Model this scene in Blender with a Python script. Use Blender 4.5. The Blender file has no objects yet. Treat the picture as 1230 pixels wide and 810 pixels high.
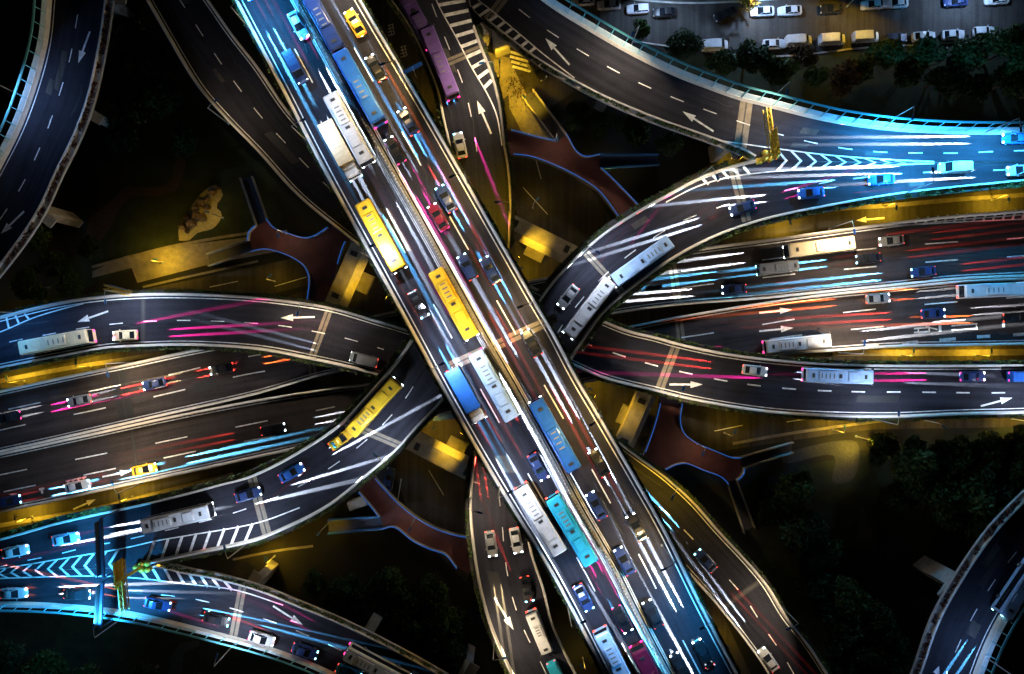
import bpy, bmesh, math, random
import numpy as np
from mathutils import Vector, Matrix
random.seed(7); rng = np.random.default_rng(11)
SC = bpy.context.scene
COL = SC.collection
# ------------------------------------------------------------------ camera, sky, sun, exposure
H = 131.0                       # flying height of the camera above the ground, metres
KW = 1.496                      # picture width / distance
K = KW / 1230.0
cam_d = bpy.data.cameras.new('camera'); cam = bpy.data.objects.new('camera', cam_d); COL.objects.link(cam)
cam.location = (0, 0, H); cam_d.sensor_width = 36; cam_d.lens = 36 / KW; cam_d.clip_start = 1; cam_d.clip_end = 3000
SC.camera = cam
W = bpy.data.worlds.new('World'); SC.world = W; W.use_nodes = True
nt = W.node_tree
sky = nt.nodes.new('ShaderNodeTexSky'); sky.sky_type = 'NISHITA'; sky.sun_disc = False
sky.sun_elevation = math.radians(12); sky.sun_rotation = math.radians(120)
bg = nt.nodes['Background']; bg.inputs['Strength'].default_value = 0.0009
nt.links.new(sky.outputs['Color'], bg.inputs['Color'])
sun_d = bpy.data.lights.new('moonlight', 'SUN'); sun_d.energy = 0.006; sun_d.angle = math.radians(0.5); sun_d.color = (1, .95, .88)
sun = bpy.data.objects.new('moonlight', sun_d); COL.objects.link(sun); sun.rotation_euler = (math.radians(78), 0, math.radians(60))
vs = SC.view_settings; vs.view_transform = 'Standard'; vs.look = 'None'; vs.exposure = 0.0; vs.gamma = 1.0; vs.use_curve_mapping = False
SC.render.engine = 'CYCLES'
cy = SC.cycles; cy.use_denoising = True; cy.max_bounces = 4; cy.diffuse_bounces = 2; cy.glossy_bounces = 2; cy.sample_clamp_indirect = 2.0
cy.sample_clamp_direct = 0.0; cy.use_light_tree = True; cy.caustics_reflective = False; cy.caustics_refractive = False

# ------------------------------------------------------------------ helpers
def P(x, y, z=0.0):
    """a point of the plan, given on a survey grid of 1230 x 810, at height z"""
    s = K * (H - z)
    return Vector(((x - 615) * s, -(y - 405) * s, z))

def nodes_of(m):
    m.use_nodes = True
    return m.node_tree, m.node_tree.nodes['Principled BSDF']

MATS = {}
def mat(name, col, rough=.6, metal=0.0, noise=0.0, scale=2.0, emit=None, estr=0.0, bump=0.0, spec=.5, sample=True):
    if name in MATS: return MATS[name]
    m = bpy.data.materials.new(name); t, b = nodes_of(m)
    b.inputs['Base Color'].default_value = (*col, 1); b.inputs['Roughness'].default_value = rough
    b.inputs['Metallic'].default_value = metal; b.inputs['Specular IOR Level'].default_value = spec
    if noise or bump:
        tc = t.nodes.new('ShaderNodeTexCoord'); n = t.nodes.new('ShaderNodeTexNoise')
        n.inputs['Scale'].default_value = scale; n.inputs['Detail'].default_value = 6; n.inputs['Roughness'].default_value = .65
        t.links.new(tc.outputs['Object'], n.inputs['Vector'])
        if noise:
            mx = t.nodes.new('ShaderNodeMix'); mx.data_type = 'RGBA'
            r = t.nodes.new('ShaderNodeValToRGB'); r.color_ramp.elements[0].position = .35; r.color_ramp.elements[1].position = .68
            t.links.new(n.outputs['Fac'], r.inputs['Fac']); t.links.new(r.outputs['Color'], mx.inputs['Factor'])
            mx.inputs['A'].default_value = (*[c * (1 - noise) for c in col], 1); mx.inputs['B'].default_value = (*[min(1, c * (1 + noise)) for c in col], 1)
            t.links.new(mx.outputs['Result'], b.inputs['Base Color'])
        if bump:
            bp = t.nodes.new('ShaderNodeBump'); bp.inputs['Strength'].default_value = bump; bp.inputs['Distance'].default_value = .05
            t.links.new(n.outputs['Fac'], bp.inputs['Height']); t.links.new(bp.outputs['Normal'], b.inputs['Normal'])
    if emit:
        b.inputs['Emission Color'].default_value = (*emit, 1); b.inputs['Emission Strength'].default_value = estr
        if not sample: m.cycles.emission_sampling = 'NONE'
    MATS[name] = m
    return m

def asphalt(name, col, wear=.75):
    """road surface: grain, patches and tyre-worn streaks running along the road (uv: metres across, metres along)"""
    m = bpy.data.materials.new(name); t, b = nodes_of(m); L = t.links.new
    uv = t.nodes.new('ShaderNodeUVMap'); uv.uv_map = 'road'
    mp = t.nodes.new('ShaderNodeMapping'); mp.inputs['Scale'].default_value = (1.0, .035, 1)
    L(uv.outputs['UV'], mp.inputs['Vector'])
    n1 = t.nodes.new('ShaderNodeTexNoise'); n1.inputs['Scale'].default_value = 1.1; n1.inputs['Detail'].default_value = 5; L(mp.outputs['Vector'], n1.inputs['Vector'])
    n2 = t.nodes.new('ShaderNodeTexNoise'); n2.inputs['Scale'].default_value = .16; n2.inputs['Detail'].default_value = 8; n2.inputs['Roughness'].default_value = .7; L(uv.outputs['UV'], n2.inputs['Vector'])
    n3 = t.nodes.new('ShaderNodeTexNoise'); n3.inputs['Scale'].default_value = 4.0; n3.inputs['Detail'].default_value = 4; L(uv.outputs['UV'], n3.inputs['Vector'])
    ad = t.nodes.new('ShaderNodeMath'); ad.operation = 'MULTIPLY_ADD'; ad.inputs[1].default_value = .55; L(n1.outputs['Fac'], ad.inputs[0])
    a2 = t.nodes.new('ShaderNodeMath'); a2.operation = 'MULTIPLY_ADD'; a2.inputs[1].default_value = .5; L(n2.outputs['Fac'], a2.inputs[0])
    a3 = t.nodes.new('ShaderNodeMath'); a3.operation = 'MULTIPLY'; a3.inputs[1].default_value = .35; L(n3.outputs['Fac'], a3.inputs[0])
    L(a3.outputs[0], a2.inputs[2]); L(a2.outputs[0], ad.inputs[2])
    r = t.nodes.new('ShaderNodeValToRGB'); e = r.color_ramp.elements; e[0].position = .42; e[1].position = .95
    e[0].color = (*[c * (1 - wear) for c in col], 1); e[1].color = (*[c * (1 + wear * 1.6) for c in col], 1)
    L(ad.outputs[0], r.inputs['Fac']); L(r.outputs['Color'], b.inputs['Base Color'])
    b.inputs['Roughness'].default_value = .8; b.inputs['Specular IOR Level'].default_value = .12
    bp = t.nodes.new('ShaderNodeBump'); bp.inputs['Strength'].default_value = .25; bp.inputs['Distance'].default_value = .02
    L(n3.outputs['Fac'], bp.inputs['Height']); L(bp.outputs['Normal'], b.inputs['Normal'])
    MATS[name] = m
    return m

def foliage(name, a, bcol):
    m = bpy.data.materials.new(name); t, b = nodes_of(m); L = t.links.new
    g = t.nodes.new('ShaderNodeNewGeometry'); mx = t.nodes.new('ShaderNodeMix'); mx.data_type = 'RGBA'
    mx.inputs['A'].default_value = (*a, 1); mx.inputs['B'].default_value = (*bcol, 1)
    L(g.outputs['Random Per Island'], mx.inputs['Factor']); L(mx.outputs['Result'], b.inputs['Base Color'])
    b.inputs['Roughness'].default_value = .65; b.inputs['Specular IOR Level'].default_value = .2
    MATS[name] = m
    return m

M_ROAD = asphalt('asphalt_dark', (.0155, .0160, .0225)); M_ROAD2 = asphalt('asphalt_brown', (.032, .027, .027)); M_STREET = asphalt('asphalt_street', (.042, .039, .037))
M_CONC = mat('concrete', (.42, .40, .37), .8, noise=.22, scale=.8, bump=.2)
M_PARA = mat('whitewashed_concrete', (.76, .71, .62), .8, noise=.14, scale=.8, bump=.2)
M_TROUGH = mat('dark_trough', (.055, .05, .045), .8, noise=.3)
M_PIER = mat('pier_concrete', (.36, .34, .31), .85, noise=.3, scale=.5, bump=.2)
M_PAINT = mat('road_paint', (.70, .70, .68), .6, noise=.30, scale=1.3)
M_JOINT = mat('joint_concrete', (.16, .135, .10), .8, noise=.25, scale=1.2)
M_RUBBER = mat('joint_rubber', (.02, .02, .02), .6)
M_STEEL = mat('galvanised_steel', (.55, .56, .57), .45, .15, noise=.1)
M_BLUEP = mat('blue_paint', (.03, .16, .42), .4)
M_TYRE = mat('tyre_rubber', (.02, .02, .02), .8)
M_RIM = mat('alloy_rim', (.5, .5, .52), .3, .8)
M_GLASS = mat('dark_car_glass', (.012, .015, .02), .08, spec=.6)
M_TRIM = mat('black_trim', (.03, .03, .03), .5)
M_LEAF = foliage('leaf_green', (.012, .035, .008), (.05, .085, .02))
M_LEAF2 = foliage('leaf_dark', (.010, .030, .010), (.035, .06, .02))
M_LEAF3 = foliage('leaf_rust', (.03, .018, .010), (.07, .04, .02))
M_LEAF4 = foliage('leaf_yellow', (.16, .11, .015), (.30, .20, .03))
M_HEDGE = foliage('hedge_leaf', (.03, .07, .015), (.11, .13, .04))
M_BARK = mat('bark', (.07, .05, .035), .9, noise=.3, scale=4, bump=.4)
M_RED = mat('red_deck_coating', (.12, .036, .03), .7, noise=.25, scale=.5)
M_LED = mat('blue_led_tube', (.05, .1, .2), .4, emit=(.03, .20, .85), estr=.42)
M_GRASS = mat('lawn', (.013, .022, .008), .95, noise=.5, scale=.35, bump=.5)
M_EARTH = mat('ground_soil', (.009, .010, .008), .95, noise=.5, scale=.09, bump=.3)
M_PAVE = mat('paving_stone', (.20, .18, .15), .8, noise=.25, scale=.9)
M_ROCK = mat('rock', (.11, .075, .055), .9, noise=.45, scale=1.6, bump=.6)
M_YEL = mat('yellow_paint_and_lamplight', (.65, .46, .04), .5, noise=.12)  # barrels are yellow; on the sign backs the yellow holds sodium lamplight
M_SIGNBACK = mat('sign_back', (.40, .34, .26), .5, .3, noise=.15)
M_HEADL = mat('headlamp_glass', (.8, .8, .8), .2, emit=(.75, .92, 1), estr=14, sample=False)
M_HEADC = mat('headlamp_glass_xenon', (.8, .8, .8), .2, emit=(.25, .75, 1), estr=12, sample=False)
M_TAIL = mat('tail_lamp_glass', (.4, .01, .01), .2, emit=(1, .06, .03), estr=6, sample=False)
M_TAILM = mat('tail_lamp_glass_led', (.4, .01, .05), .2, emit=(1, .03, .22), estr=6, sample=False)
M_HOFF = mat('headlamp_off', (.55, .57, .6), .15)
M_TOFF = mat('tail_lamp_off', (.25, .01, .01), .2)

def mesh_obj(name, verts, faces, m, parent=None, uv=None, smooth=False):
    me = bpy.data.meshes.new(name); me.from_pydata([tuple(v) for v in verts], [], faces); me.update()
    if uv is not None:
        l = me.uv_layers.new(name='road')
        for i, lp in enumerate(me.loops): l.data[i].uv = uv[lp.vertex_index]
    for mm in (m if isinstance(m, (list, tuple)) else [m]): me.materials.append(mm)
    if smooth:
        for p in me.polygons: p.use_smooth = True
    o = bpy.data.objects.new(name, me); COL.objects.link(o)
    if parent: o.parent = parent
    return o
def bm_mesh(name, bm, m, smooth=False):
    bmesh.ops.recalc_face_normals(bm, faces=bm.faces)
    me = bpy.data.meshes.new(name); bm.to_mesh(me); bm.free()
    for mm in (m if isinstance(m, (list, tuple)) else [m]): me.materials.append(mm)
    if smooth:
        for p in me.polygons: p.use_smooth = True
    return me
def link(name, me, parent=None, loc=(0, 0, 0), rot=(0, 0, 0)):
    o = bpy.data.objects.new(name, me); COL.objects.link(o); o.location = loc; o.rotation_euler = rot
    if parent: o.parent = parent
    return o
def tag(o, label=None, cat=None, group=None, kind=None):
    if label: o['label'] = label
    if cat: o['category'] = cat
    if group: o['group'] = group
    if kind: o['kind'] = kind
    return o
def empty(name, loc, rz=0.0):
    o = bpy.data.objects.new(name, None); COL.objects.link(o); o.location = loc; o.rotation_euler = (0, 0, rz); o.empty_display_size = .5
    return o
def bbox(bm, x0, x1, y0, y1, z0, z1, bev=0.0, seg=2, mi=0, taper=None):
    vs_ = [bm.verts.new((x, y, z)) for z in (z0, z1) for x, y in ((x0, y0), (x1, y0), (x1, y1), (x0, y1))]
    if taper:
        cx, cy_ = (x0 + x1) / 2, (y0 + y1) / 2
        for v in vs_[4:]: v.co.x = cx + (v.co.x - cx) * taper[0]; v.co.y = cy_ + (v.co.y - cy_) * taper[1]
    fs = [bm.faces.new([vs_[i] for i in f]) for f in ((0, 3, 2, 1), (4, 5, 6, 7), (0, 1, 5, 4), (1, 2, 6, 5), (2, 3, 7, 6), (3, 0, 4, 7))]
    for f in fs: f.material_index = mi
    if bev:
        es = list({e for f in fs for e in f.edges})
        r = bmesh.ops.bevel(bm, geom=es, offset=bev, segments=seg, affect='EDGES', profile=.5)
        for f in r['faces']: f.material_index = mi
    return fs
def tube(bm, a, b, r0, r1=None, n=10, cap=True):
    a, b = Vector(a), Vector(b); r1 = r0 if r1 is None else r1
    d = (b - a).normalized(); u = d.orthogonal().normalized(); w = d.cross(u)
    A = [bm.verts.new(a + (u * math.cos(t) + w * math.sin(t)) * r0) for t in [2 * math.pi * i / n for i in range(n)]]
    B = [bm.verts.new(b + (u * math.cos(t) + w * math.sin(t)) * r1) for t in [2 * math.pi * i / n for i in range(n)]]
    for i in range(n): bm.faces.new((A[i], A[(i + 1) % n], B[(i + 1) % n], B[i]))
    if cap: bm.faces.new(A[::-1]); bm.faces.new(B)

def spline(pts, step=1.5):
    """Catmull-Rom through points (Vectors), resampled evenly"""
    p = [pts[0] * 2 - pts[1]] + list(pts) + [pts[-1] * 2 - pts[-2]]
    out = []
    for i in range(1, len(p) - 2):
        p0, p1, p2, p3 = p[i - 1], p[i], p[i + 1], p[i + 2]
        d01, d12, d23 = [max(1e-4, (b - a).length) ** .5 for a, b in ((p0, p1), (p1, p2), (p2, p3))]
        n = max(2, int((p2 - p1).length / .7))
        t0 = 0; t1 = d01; t2 = t1 + d12; t3 = t2 + d23
        for k in range(n):
            t = t1 + (t2 - t1) * k / n
            A1 = p0 * ((t1 - t) / (t1 - t0)) + p1 * ((t - t0) / (t1 - t0)); A2 = p1 * ((t2 - t) / (t2 - t1)) + p2 * ((t - t1) / (t2 - t1)); A3 = p2 * ((t3 - t) / (t3 - t2)) + p3 * ((t - t2) / (t3 - t2))
            B1 = A1 * ((t2 - t) / (t2 - t0)) + A2 * ((t - t0) / (t2 - t0)); B2 = A2 * ((t3 - t) / (t3 - t1)) + A3 * ((t - t1) / (t3 - t1))
            out.append(B1 * ((t2 - t) / (t2 - t1)) + B2 * ((t - t1) / (t2 - t1)))
    out.append(Vector(pts[-1]))
    return out
def resample(c, n=None, step=None):
    a = np.array([tuple(v) for v in c]); d = np.r_[0, np.cumsum(np.linalg.norm(np.diff(a, axis=0), axis=1))]
    if n is None: n = max(2, int(round(d[-1] / step)) + 1)
    s = np.linspace(0, d[-1], n)
    return np.stack([np.interp(s, d, a[:, k]) for k in range(3)], 1), s
def curve(px, z, step=1.5):
    """px: list of (x, y) or (x, y, z)"""
    return spline([P(q[0], q[1], q[2] if len(q) > 2 else z) for q in px], step)

# ------------------------------------------------------------------ elevated roads
ROADS = {}
class Road: pass
def tangents(a):
    t = np.gradient(a, axis=0); t[:, 2] = 0
    return t / np.maximum(1e-6, np.linalg.norm(t, axis=1))[:, None]
def make_road(key, name, z, A, B, m, thick=1.3, kind_label=None, direction=1):
    """A, B: the two edges as plan points, both in the direction of travel (direction = 1) or against it (-1)"""
    r = Road(); r.z = z; r.key = key; r.dir = direction
    ca, cb = curve(A, z), curve(B, z)
    L = max(sum((q - p).length for p, q in zip(c, c[1:])) for c in (ca, cb)); n = max(8, int(L / 1.5))
    r.a, sa = resample(ca, n); r.b, sb = resample(cb, n); r.n = n
    r.s = (sa + sb) / 2; r.w = np.linalg.norm(r.a - r.b, axis=1)
    v, f, uv = [], [], []
    for i in range(n):
        a, b = r.a[i], r.b[i]; d = np.array((0, 0, thick)); ins = (b - a) * .12
        v += [a, b, b - d * .35, b - ins - d, a + ins - d, a - d * .35]
        uv += [(0, r.s[i]), (r.w[i], r.s[i])] + [(0, r.s[i])] * 4
    for i in range(n - 1):
        for k in range(6):
            f.append((i * 6 + k, i * 6 + (k + 1) % 6, i * 6 + 6 + (k + 1) % 6, i * 6 + 6 + k))
    f.append(tuple(range(6))); f.append(tuple((n - 1) * 6 + k for k in range(6))[::-1])
    o = mesh_obj(name, v, f, [m, M_PIER], None, uv)
    for i, p in enumerate(o.data.polygons): p.material_index = 0 if i < (n - 1) * 6 and i % 6 == 0 else 1
    bm = bmesh.new(); bm.from_mesh(o.data); bmesh.ops.recalc_face_normals(bm, faces=bm.faces); bm.to_mesh(o.data); bm.free()
    tag(o, kind_label, None, None, 'structure'); r.o = o; r.paint = ([], [])
    ROADS[key] = r
    return r
def strip(vf, pts, w, dz=0.012):
    """paint strip of width w along a sampled line"""
    v, f = vf; a = np.array([tuple(p) for p in pts]); t = tangents(a); nrm = np.stack([-t[:, 1], t[:, 0], 0 * t[:, 0]], 1)
    b = len(v)
    for i in range(len(a)):
        v.append(a[i] + nrm[i] * w / 2 + (0, 0, dz)); v.append(a[i] - nrm[i] * w / 2 + (0, 0, dz))
    for i in range(len(a) - 1): f.append((b + 2 * i + 1, b + 2 * i + 3, b + 2 * i + 2, b + 2 * i))
def poly(vf, px, z, dz=0.012):
    v, f = vf; b = len(v); q = [P(x, y, z) + Vector((0, 0, dz)) for x, y in px]
    ar = sum(q[i].x * q[(i + 1) % len(q)].y - q[(i + 1) % len(q)].x * q[i].y for i in range(len(q)))
    if ar < 0: q = q[::-1]
    v.extend(q); f.append(tuple(range(b, b + len(q))))
def dashes(r, px, mark=2.4, gap=3.6, w=.16, phase=0.0):
    c, s = resample(curve(px, r.z), step=.3); L = s[-1]; x = phase
    while x < L:
        i0, i1 = int(x / .3), int(min(L, x + mark) / .3)
        if i1 - i0 >= 2: strip(r.paint, c[i0:i1 + 1:2] if i1 - i0 > 4 else c[i0:i1 + 1], w)
        x += mark + gap
def solid(r, px, w=.16): strip(r.paint, resample(curve(px, r.z), step=1.2)[0], w)
def edge_line(r, t, w=.15, i0=0, i1=None):
    """t: metres in from edge a (positive) or from edge b (negative)"""
    d = (r.b - r.a) / r.w[:, None]; c = r.a + d * t if t > 0 else r.b + d * t
    strip(r.paint, c[i0:i1], w)
def pt_on(c, t):
    c, s = c; return np.array([np.interp(t * s[-1], s, c[:, k]) for k in range(3)])
def bars(r, e1, e2, n, w, skew=0.0, t0=0.0, t1=1.0):
    c1, c2 = resample(curve(e1, r.z), step=.4), resample(curve(e2, r.z), step=.4)
    for i in range(n):
        t = t0 + (t1 - t0) * (i + .5) / n
        if not 0 <= t + skew <= 1: continue
        a, b = pt_on(c1, t), pt_on(c2, t + skew)
        strip(r.paint, [a, b], w)
def chevrons(r, e1, e2, n, w, skew):
    c1, c2 = resample(curve(e1, r.z), step=.4), resample(curve(e2, r.z), step=.4)
    for i in range(n):
        t = (i + .5) / n; tm = t + skew
        if not 0 <= tm <= 1: continue
        a, b = pt_on(c1, t), pt_on(c2, t); m_ = (pt_on(c1, tm) + pt_on(c2, tm)) / 2
        d = (m_ - (a + b) / 2); d = d / max(1e-6, np.linalg.norm(d)) * w
        v, f = r.paint; k = len(v); up = np.array((0, 0, .012))
        v += [a + up, m_ + up, m_ + d + up, a + d + up, b + up, b + d + up]
        f += [(k, k + 1, k + 2, k + 3), (k + 1, k + 4, k + 5, k + 2)]
def arrow(r, tail, head, wid=1.0):
    a, b = P(*tail, r.z), P(*head, r.z); d = (b - a); L = d.length; d.normalize(); n = Vector((-d.y, d.x, 0)); up = Vector((0, 0, .012))
    v, f = r.paint; k = len(v); hl = L * .34; m_ = b - d * hl
    pts = [a + n * .16, a - n * .16, m_ - n * .16, m_ + n * .16, m_ - n * .62 * wid - d * .15, b, m_ + n * .62 * wid - d * .15]
    v.extend(p + up for p in pts); f += [(k, k + 1, k + 2, k + 3), (k + 4, k + 5, k + 6)]
def finish_paint(r):
    if r.paint[0]:
        o = mesh_obj('road_marking', r.paint[0], r.paint[1], M_PAINT, r.o)
        bm = bmesh.new(); bm.from_mesh(o.data)
        for fc in bm.faces:
            fc.normal_update()
            if fc.normal.z < 0: fc.normal_flip()
        bm.to_mesh(o.data); bm.free()
M_PATCH = mat('asphalt_patch', (.012, .012, .014), .7, noise=.2)
def joint(r, a, b, wid=1.1, m=None):
    """expansion joint across the deck between two plan points"""
    p, q = P(*a, r.z), P(*b, r.z); d = (q - p).normalized(); n = Vector((-d.y, d.x, 0)); up = Vector((0, 0, .006))
    v, f = [], []
    for s0, s1 in ((-wid / 2, -.12), (.12, wid / 2)):
        k = len(v); v += [p + n * s0 + up, q + n * s0 + up, q + n * s1 + up, p + n * s1 + up]; f.append((k, k + 1, k + 2, k + 3))
    j = mesh_obj('expansion_joint', v, f, m or M_JOINT, r.o)
    mesh_obj('rubber_seal', [p - n * .1 + up, q - n * .1 + up, q + n * .1 + up, p + n * .1 + up], [(0, 1, 2, 3)], M_RUBBER, j)
def sweep(c, side, prof):
    """profile (out, up) swept along c; side = unit outward vectors"""
    v, f = [], []; m_ = len(prof)
    for i in range(len(c)):
        for o_, u_ in prof: v.append(c[i] + side[i] * o_ + np.array((0, 0, u_)))
    for i in range(len(c) - 1):
        for k in range(m_): f.append((i * m_ + k, i * m_ + (k + 1) % m_, i * m_ + m_ + (k + 1) % m_, i * m_ + m_ + k))
    f.append(tuple(range(m_))); f.append(tuple((len(c) - 1) * m_ + k for k in range(m_))[::-1])
    return v, f
def sides(r, which):
    c = r.a if which == 'a' else r.b
    d = (r.a - r.b) / r.w[:, None] * (1 if which == 'a' else -1); d[:, 2] = 0
    return c, d
JERSEY = [(-.4, 0.006), (-.35, .18), (-.27, .5), (-.22, .95), (.06, .95), (.06, -.5), (0.0, -.5), (0.0, 0.006)]
def parapet(r, which, label, i0=0, i1=None, rail=True, wall=False):
    c, d = sides(r, which); c, d = c[i0:i1], d[i0:i1]
    v, f = sweep(c, d, JERSEY)
    o = mesh_obj('parapet', v, f, M_PARA); fixn(o)
    tag(o, label, 'parapet', 'concrete parapets along the road decks')
    if rail:
        v, f = sweep(c, d, [(-.09, 1.12), (-.01, 1.12), (-.01, 1.2), (-.09, 1.2)])
        k = 0
        for i in range(0, len(c), 2):
            b = len(v); p = c[i]; t = np.array((-d[i][1], d[i][0], 0)) * .04; s = d[i] * .03; q = p - d[i] * .05
            for zz in (.95, 1.12): v += [q - t - s + (0, 0, zz), q + t - s + (0, 0, zz), q + t + s + (0, 0, zz), q - t + s + (0, 0, zz)]
            f += [(b, b + 1, b + 5, b + 4), (b + 1, b + 2, b + 6, b + 5), (b + 2, b + 3, b + 7, b + 6), (b + 3, b, b + 4, b + 7)]
        fixn(mesh_obj('handrail', v, f, M_STEEL, o))
    return o
def fixn(o):
    bm = bmesh.new(); bm.from_mesh(o.data); bmesh.ops.recalc_face_normals(bm, faces=bm.faces); bm.to_mesh(o.data); bm.free()
    return o
M_PANEL = mat('barrier_panel', (.50, .66, .72), .45, noise=.12, scale=1.5)
M_PANELRAIL = mat('barrier_rail', (.16, .55, .62), .4, .0)
def noise_barrier(r, which, label, h=2.9, i0=0, i1=None, group='noise barriers on the curves'):
    """tall panel screen standing on the parapet, with posts and a top tube"""
    c, d = sides(r, which); c, d = c[i0:i1], d[i0:i1]
    v, f = sweep(c, d, [(-.16, .95), (-.06, .95), (h * .06, h * .58), (h * .06 - .06, h * .58)])
    o = mesh_obj('noise_barrier', v, f, M_PANEL); fixn(o)
    tag(o, label, 'noise barrier', group)
    v, f = sweep(c, d, [(h * .12 - .14, h), (h * .12 + .2, h), (h * .12 + .2, h + .2), (h * .12 - .14, h + .2)]); fixn(mesh_obj('top_rail', v, f, M_PANELRAIL, o))
    bm = bmesh.new(); tube(bm, (-.2, 0, .95), (h * .12, 0, h), .07, .08, 6); me = bm_mesh('post', bm, M_PANELRAIL)
    for q in np.linspace(1, len(c) - 2, min(98, len(c) // 2)).astype(int): link('post', me, o, c[q], (0, 0, math.atan2(d[q][1], d[q][0])))
    return o
def leaf_cloud(pts, size, jit=.35):
    """one small bent leaf-clump face pair per point"""
    n = len(pts); v = np.zeros((n, 4, 3)); u = rng.normal(size=(n, 3)); u /= np.linalg.norm(u, axis=1)[:, None]
    w = rng.normal(size=(n, 3)); w -= (w * u).sum(1)[:, None] * u; w /= np.linalg.norm(w, axis=1)[:, None]
    s = size * rng.uniform(1 - jit, 1 + jit, n)[:, None]
    v[:, 0] = pts - u * s; v[:, 1] = pts + w * s * .45; v[:, 2] = pts + u * s; v[:, 3] = pts - w * s * .45
    return v.reshape(-1, 3), [(4 * i, 4 * i + 1, 4 * i + 2, 4 * i + 3) for i in range(n)]
def planter(r, which, label, i0=0, i1=None, w=.75, out=.08, leaf=M_HEDGE, dens=9, up=.15, trough=M_TROUGH, ribs=0):
    c, d = sides(r, which); c, d = c[i0:i1], d[i0:i1]
    v, f = sweep(c, d, [(out, up), (out + .07, up), (out + .07, up + .3), (out + w - .07, up + .3), (out + w - .07, up), (out + w, up), (out + w, up + .5), (out + w - .12, up + .5), (out + w - .12, up + .38), (out + .12, up + .38), (out + .12, up + .5), (out, up + .5)])
    o = mesh_obj('planter_trough', v, f, trough); fixn(o); tag(o, label, 'planter', 'planted troughs hung outside the parapets')
    n = int(len(c) * 1.5 * dens * 2.2); i = rng.uniform(0, len(c) - 1.001, n); k = i.astype(int); fr = (i - k)[:, None]
    dens_mod = (np.sin(i * 2.9) + np.sin(i * .73 + 1) > -.9); i, k, fr = i[dens_mod], k[dens_mod], fr[dens_mod]
    p = c[k] * (1 - fr) + c[k + 1] * fr + d[k] * (out + .05 + rng.uniform(0.0, w * (.72 if ribs else 1.0), len(k)))[:, None] + np.stack([0 * i, 0 * i, up + .45 + rng.uniform(0, .55, len(k)) * (.6 + .4 * np.sin(i * 4.1))], 1)
    lv, lf = leaf_cloud(p, .26); mesh_obj('shrub_foliage', lv, lf, leaf, o)
    if ribs:
        bm = bmesh.new(); bbox(bm, out + .1, out + w - .02, -.1, .1, up + .5, up + .62, .02); me = bm_mesh('cross_rib', bm, trough)
        for q in np.linspace(1, len(c) - 2, min(98, int(len(c) / ribs))).astype(int): link('cross_rib', me, o, c[q], (0, 0, math.atan2(d[q][1], d[q][0])))
    return o

# ------------------------------------------------------------------ the ground
ZM, ZT, ZC, ZH, ZW, ZO = 25.0, 14.0, 9.5, 5.5, 5.0, 12.5     # main deck, upper left-turn ramps, lower left-turn ramps, low highway, footbridges, outer curves
def slab(name, px, z, m, thick=0.0, parent=None, sp=False):
    pts = curve(px + [px[0]], z) if sp else [P(x, y, z) for x, y in px]
    if sp: pts = [Vector(q) for q in resample(pts, step=1.0)[0][:-1]]
    ar = sum(pts[i].x * pts[(i + 1) % len(pts)].y - pts[(i + 1) % len(pts)].x * pts[i].y for i in range(len(pts)))
    if ar < 0: pts = pts[::-1]
    n = len(pts); bm = bmesh.new(); vt = [bm.verts.new(p) for p in pts]; bm.faces.new(vt)
    if thick:
        vb = [bm.verts.new(p - Vector((0, 0, thick))) for p in pts]; bm.faces.new(vb[::-1])
        for i in range(n): bm.faces.new((vt[i], vb[i], vb[(i + 1) % n], vt[(i + 1) % n]))
    me = bm_mesh(name, bm, m)
    l = me.uv_layers.new(name='road')
    for i, lp in enumerate(me.loops): l.data[i].uv = me.vertices[lp.vertex_index].co.xy
    if not thick and me.polygons[0].normal.z < 0: me.flip_normals()
    o = link(name, me, parent)
    return o
g = mesh_obj('ground', [(-1500, -1500, -.02), (1500, -1500, -.02), (1500, 1500, -.02), (-1500, 1500, -.02)], [(0, 1, 2, 3)], M_EARTH); tag(g, kind='structure')
def ground_part(name, px, z, m, sp=False): return tag(slab(name, px, z, m, 0, None, sp), kind='structure')
ground_part('lawn', [(140, 150), (300, 130), (330, 290), (250, 305), (140, 330), (60, 360), (60, 330), (100, 300), (150, 240)], .0, M_GRASS, True)
ground_part('lawn', [(640, 40), (790, 62), (930, 72), (1060, 60), (1260, 45), (1260, 175), (900, 170), (760, 120)], .0, M_GRASS)
ground_part('lawn', [(960, 560), (1270, 500), (1270, 700), (1150, 840), (960, 840), (900, 700)], .0, M_GRASS)
ground_part('lawn', [(-30, 735), (200, 745), (420, 820), (-30, 850)], .0, M_GRASS)
ground_part('street', [(600, -45), (1280, -75), (1280, 42), (1122, 52), (1046, 56), (920, 67), (780, 53), (600, 25)], .008, M_STREET)
ground_part('underpass_road', [(-60, 470), (-60, 700), (230, 625), (560, 560), (800, 520), (1290, 512), (1290, 215), (900, 268), (620, 300), (380, 345), (150, 420)], .008, M_STREET)
ground_part('frontage_road', [(60, 382), (152, 352), (300, 322), (400, 300), (420, 330), (300, 360), (60, 420)], .012, M_STREET)
ground_part('frontage_road', [(790, 515), (960, 500), (1290, 490), (1290, 500), (1110, 508), (1000, 522), (880, 540), (790, 548)], .012, M_STREET)
ground_part('cross_road', [(440, -60), (500, 40), (600, 250), (700, 430), (850, 700), (935, 880), (800, 880), (640, 600), (520, 400), (350, 40), (320, -60)], .016, M_STREET)
ground_part('cross_road', [(596, 20), (640, 60), (690, 110), (645, 140), (690, 200), (760, 300), (640, 330), (600, 180)], .02, M_STREET)
ground_part('cross_road', [(470, 560), (560, 520), (575, 660), (560, 700), (500, 640)], .02, M_STREET)
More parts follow.
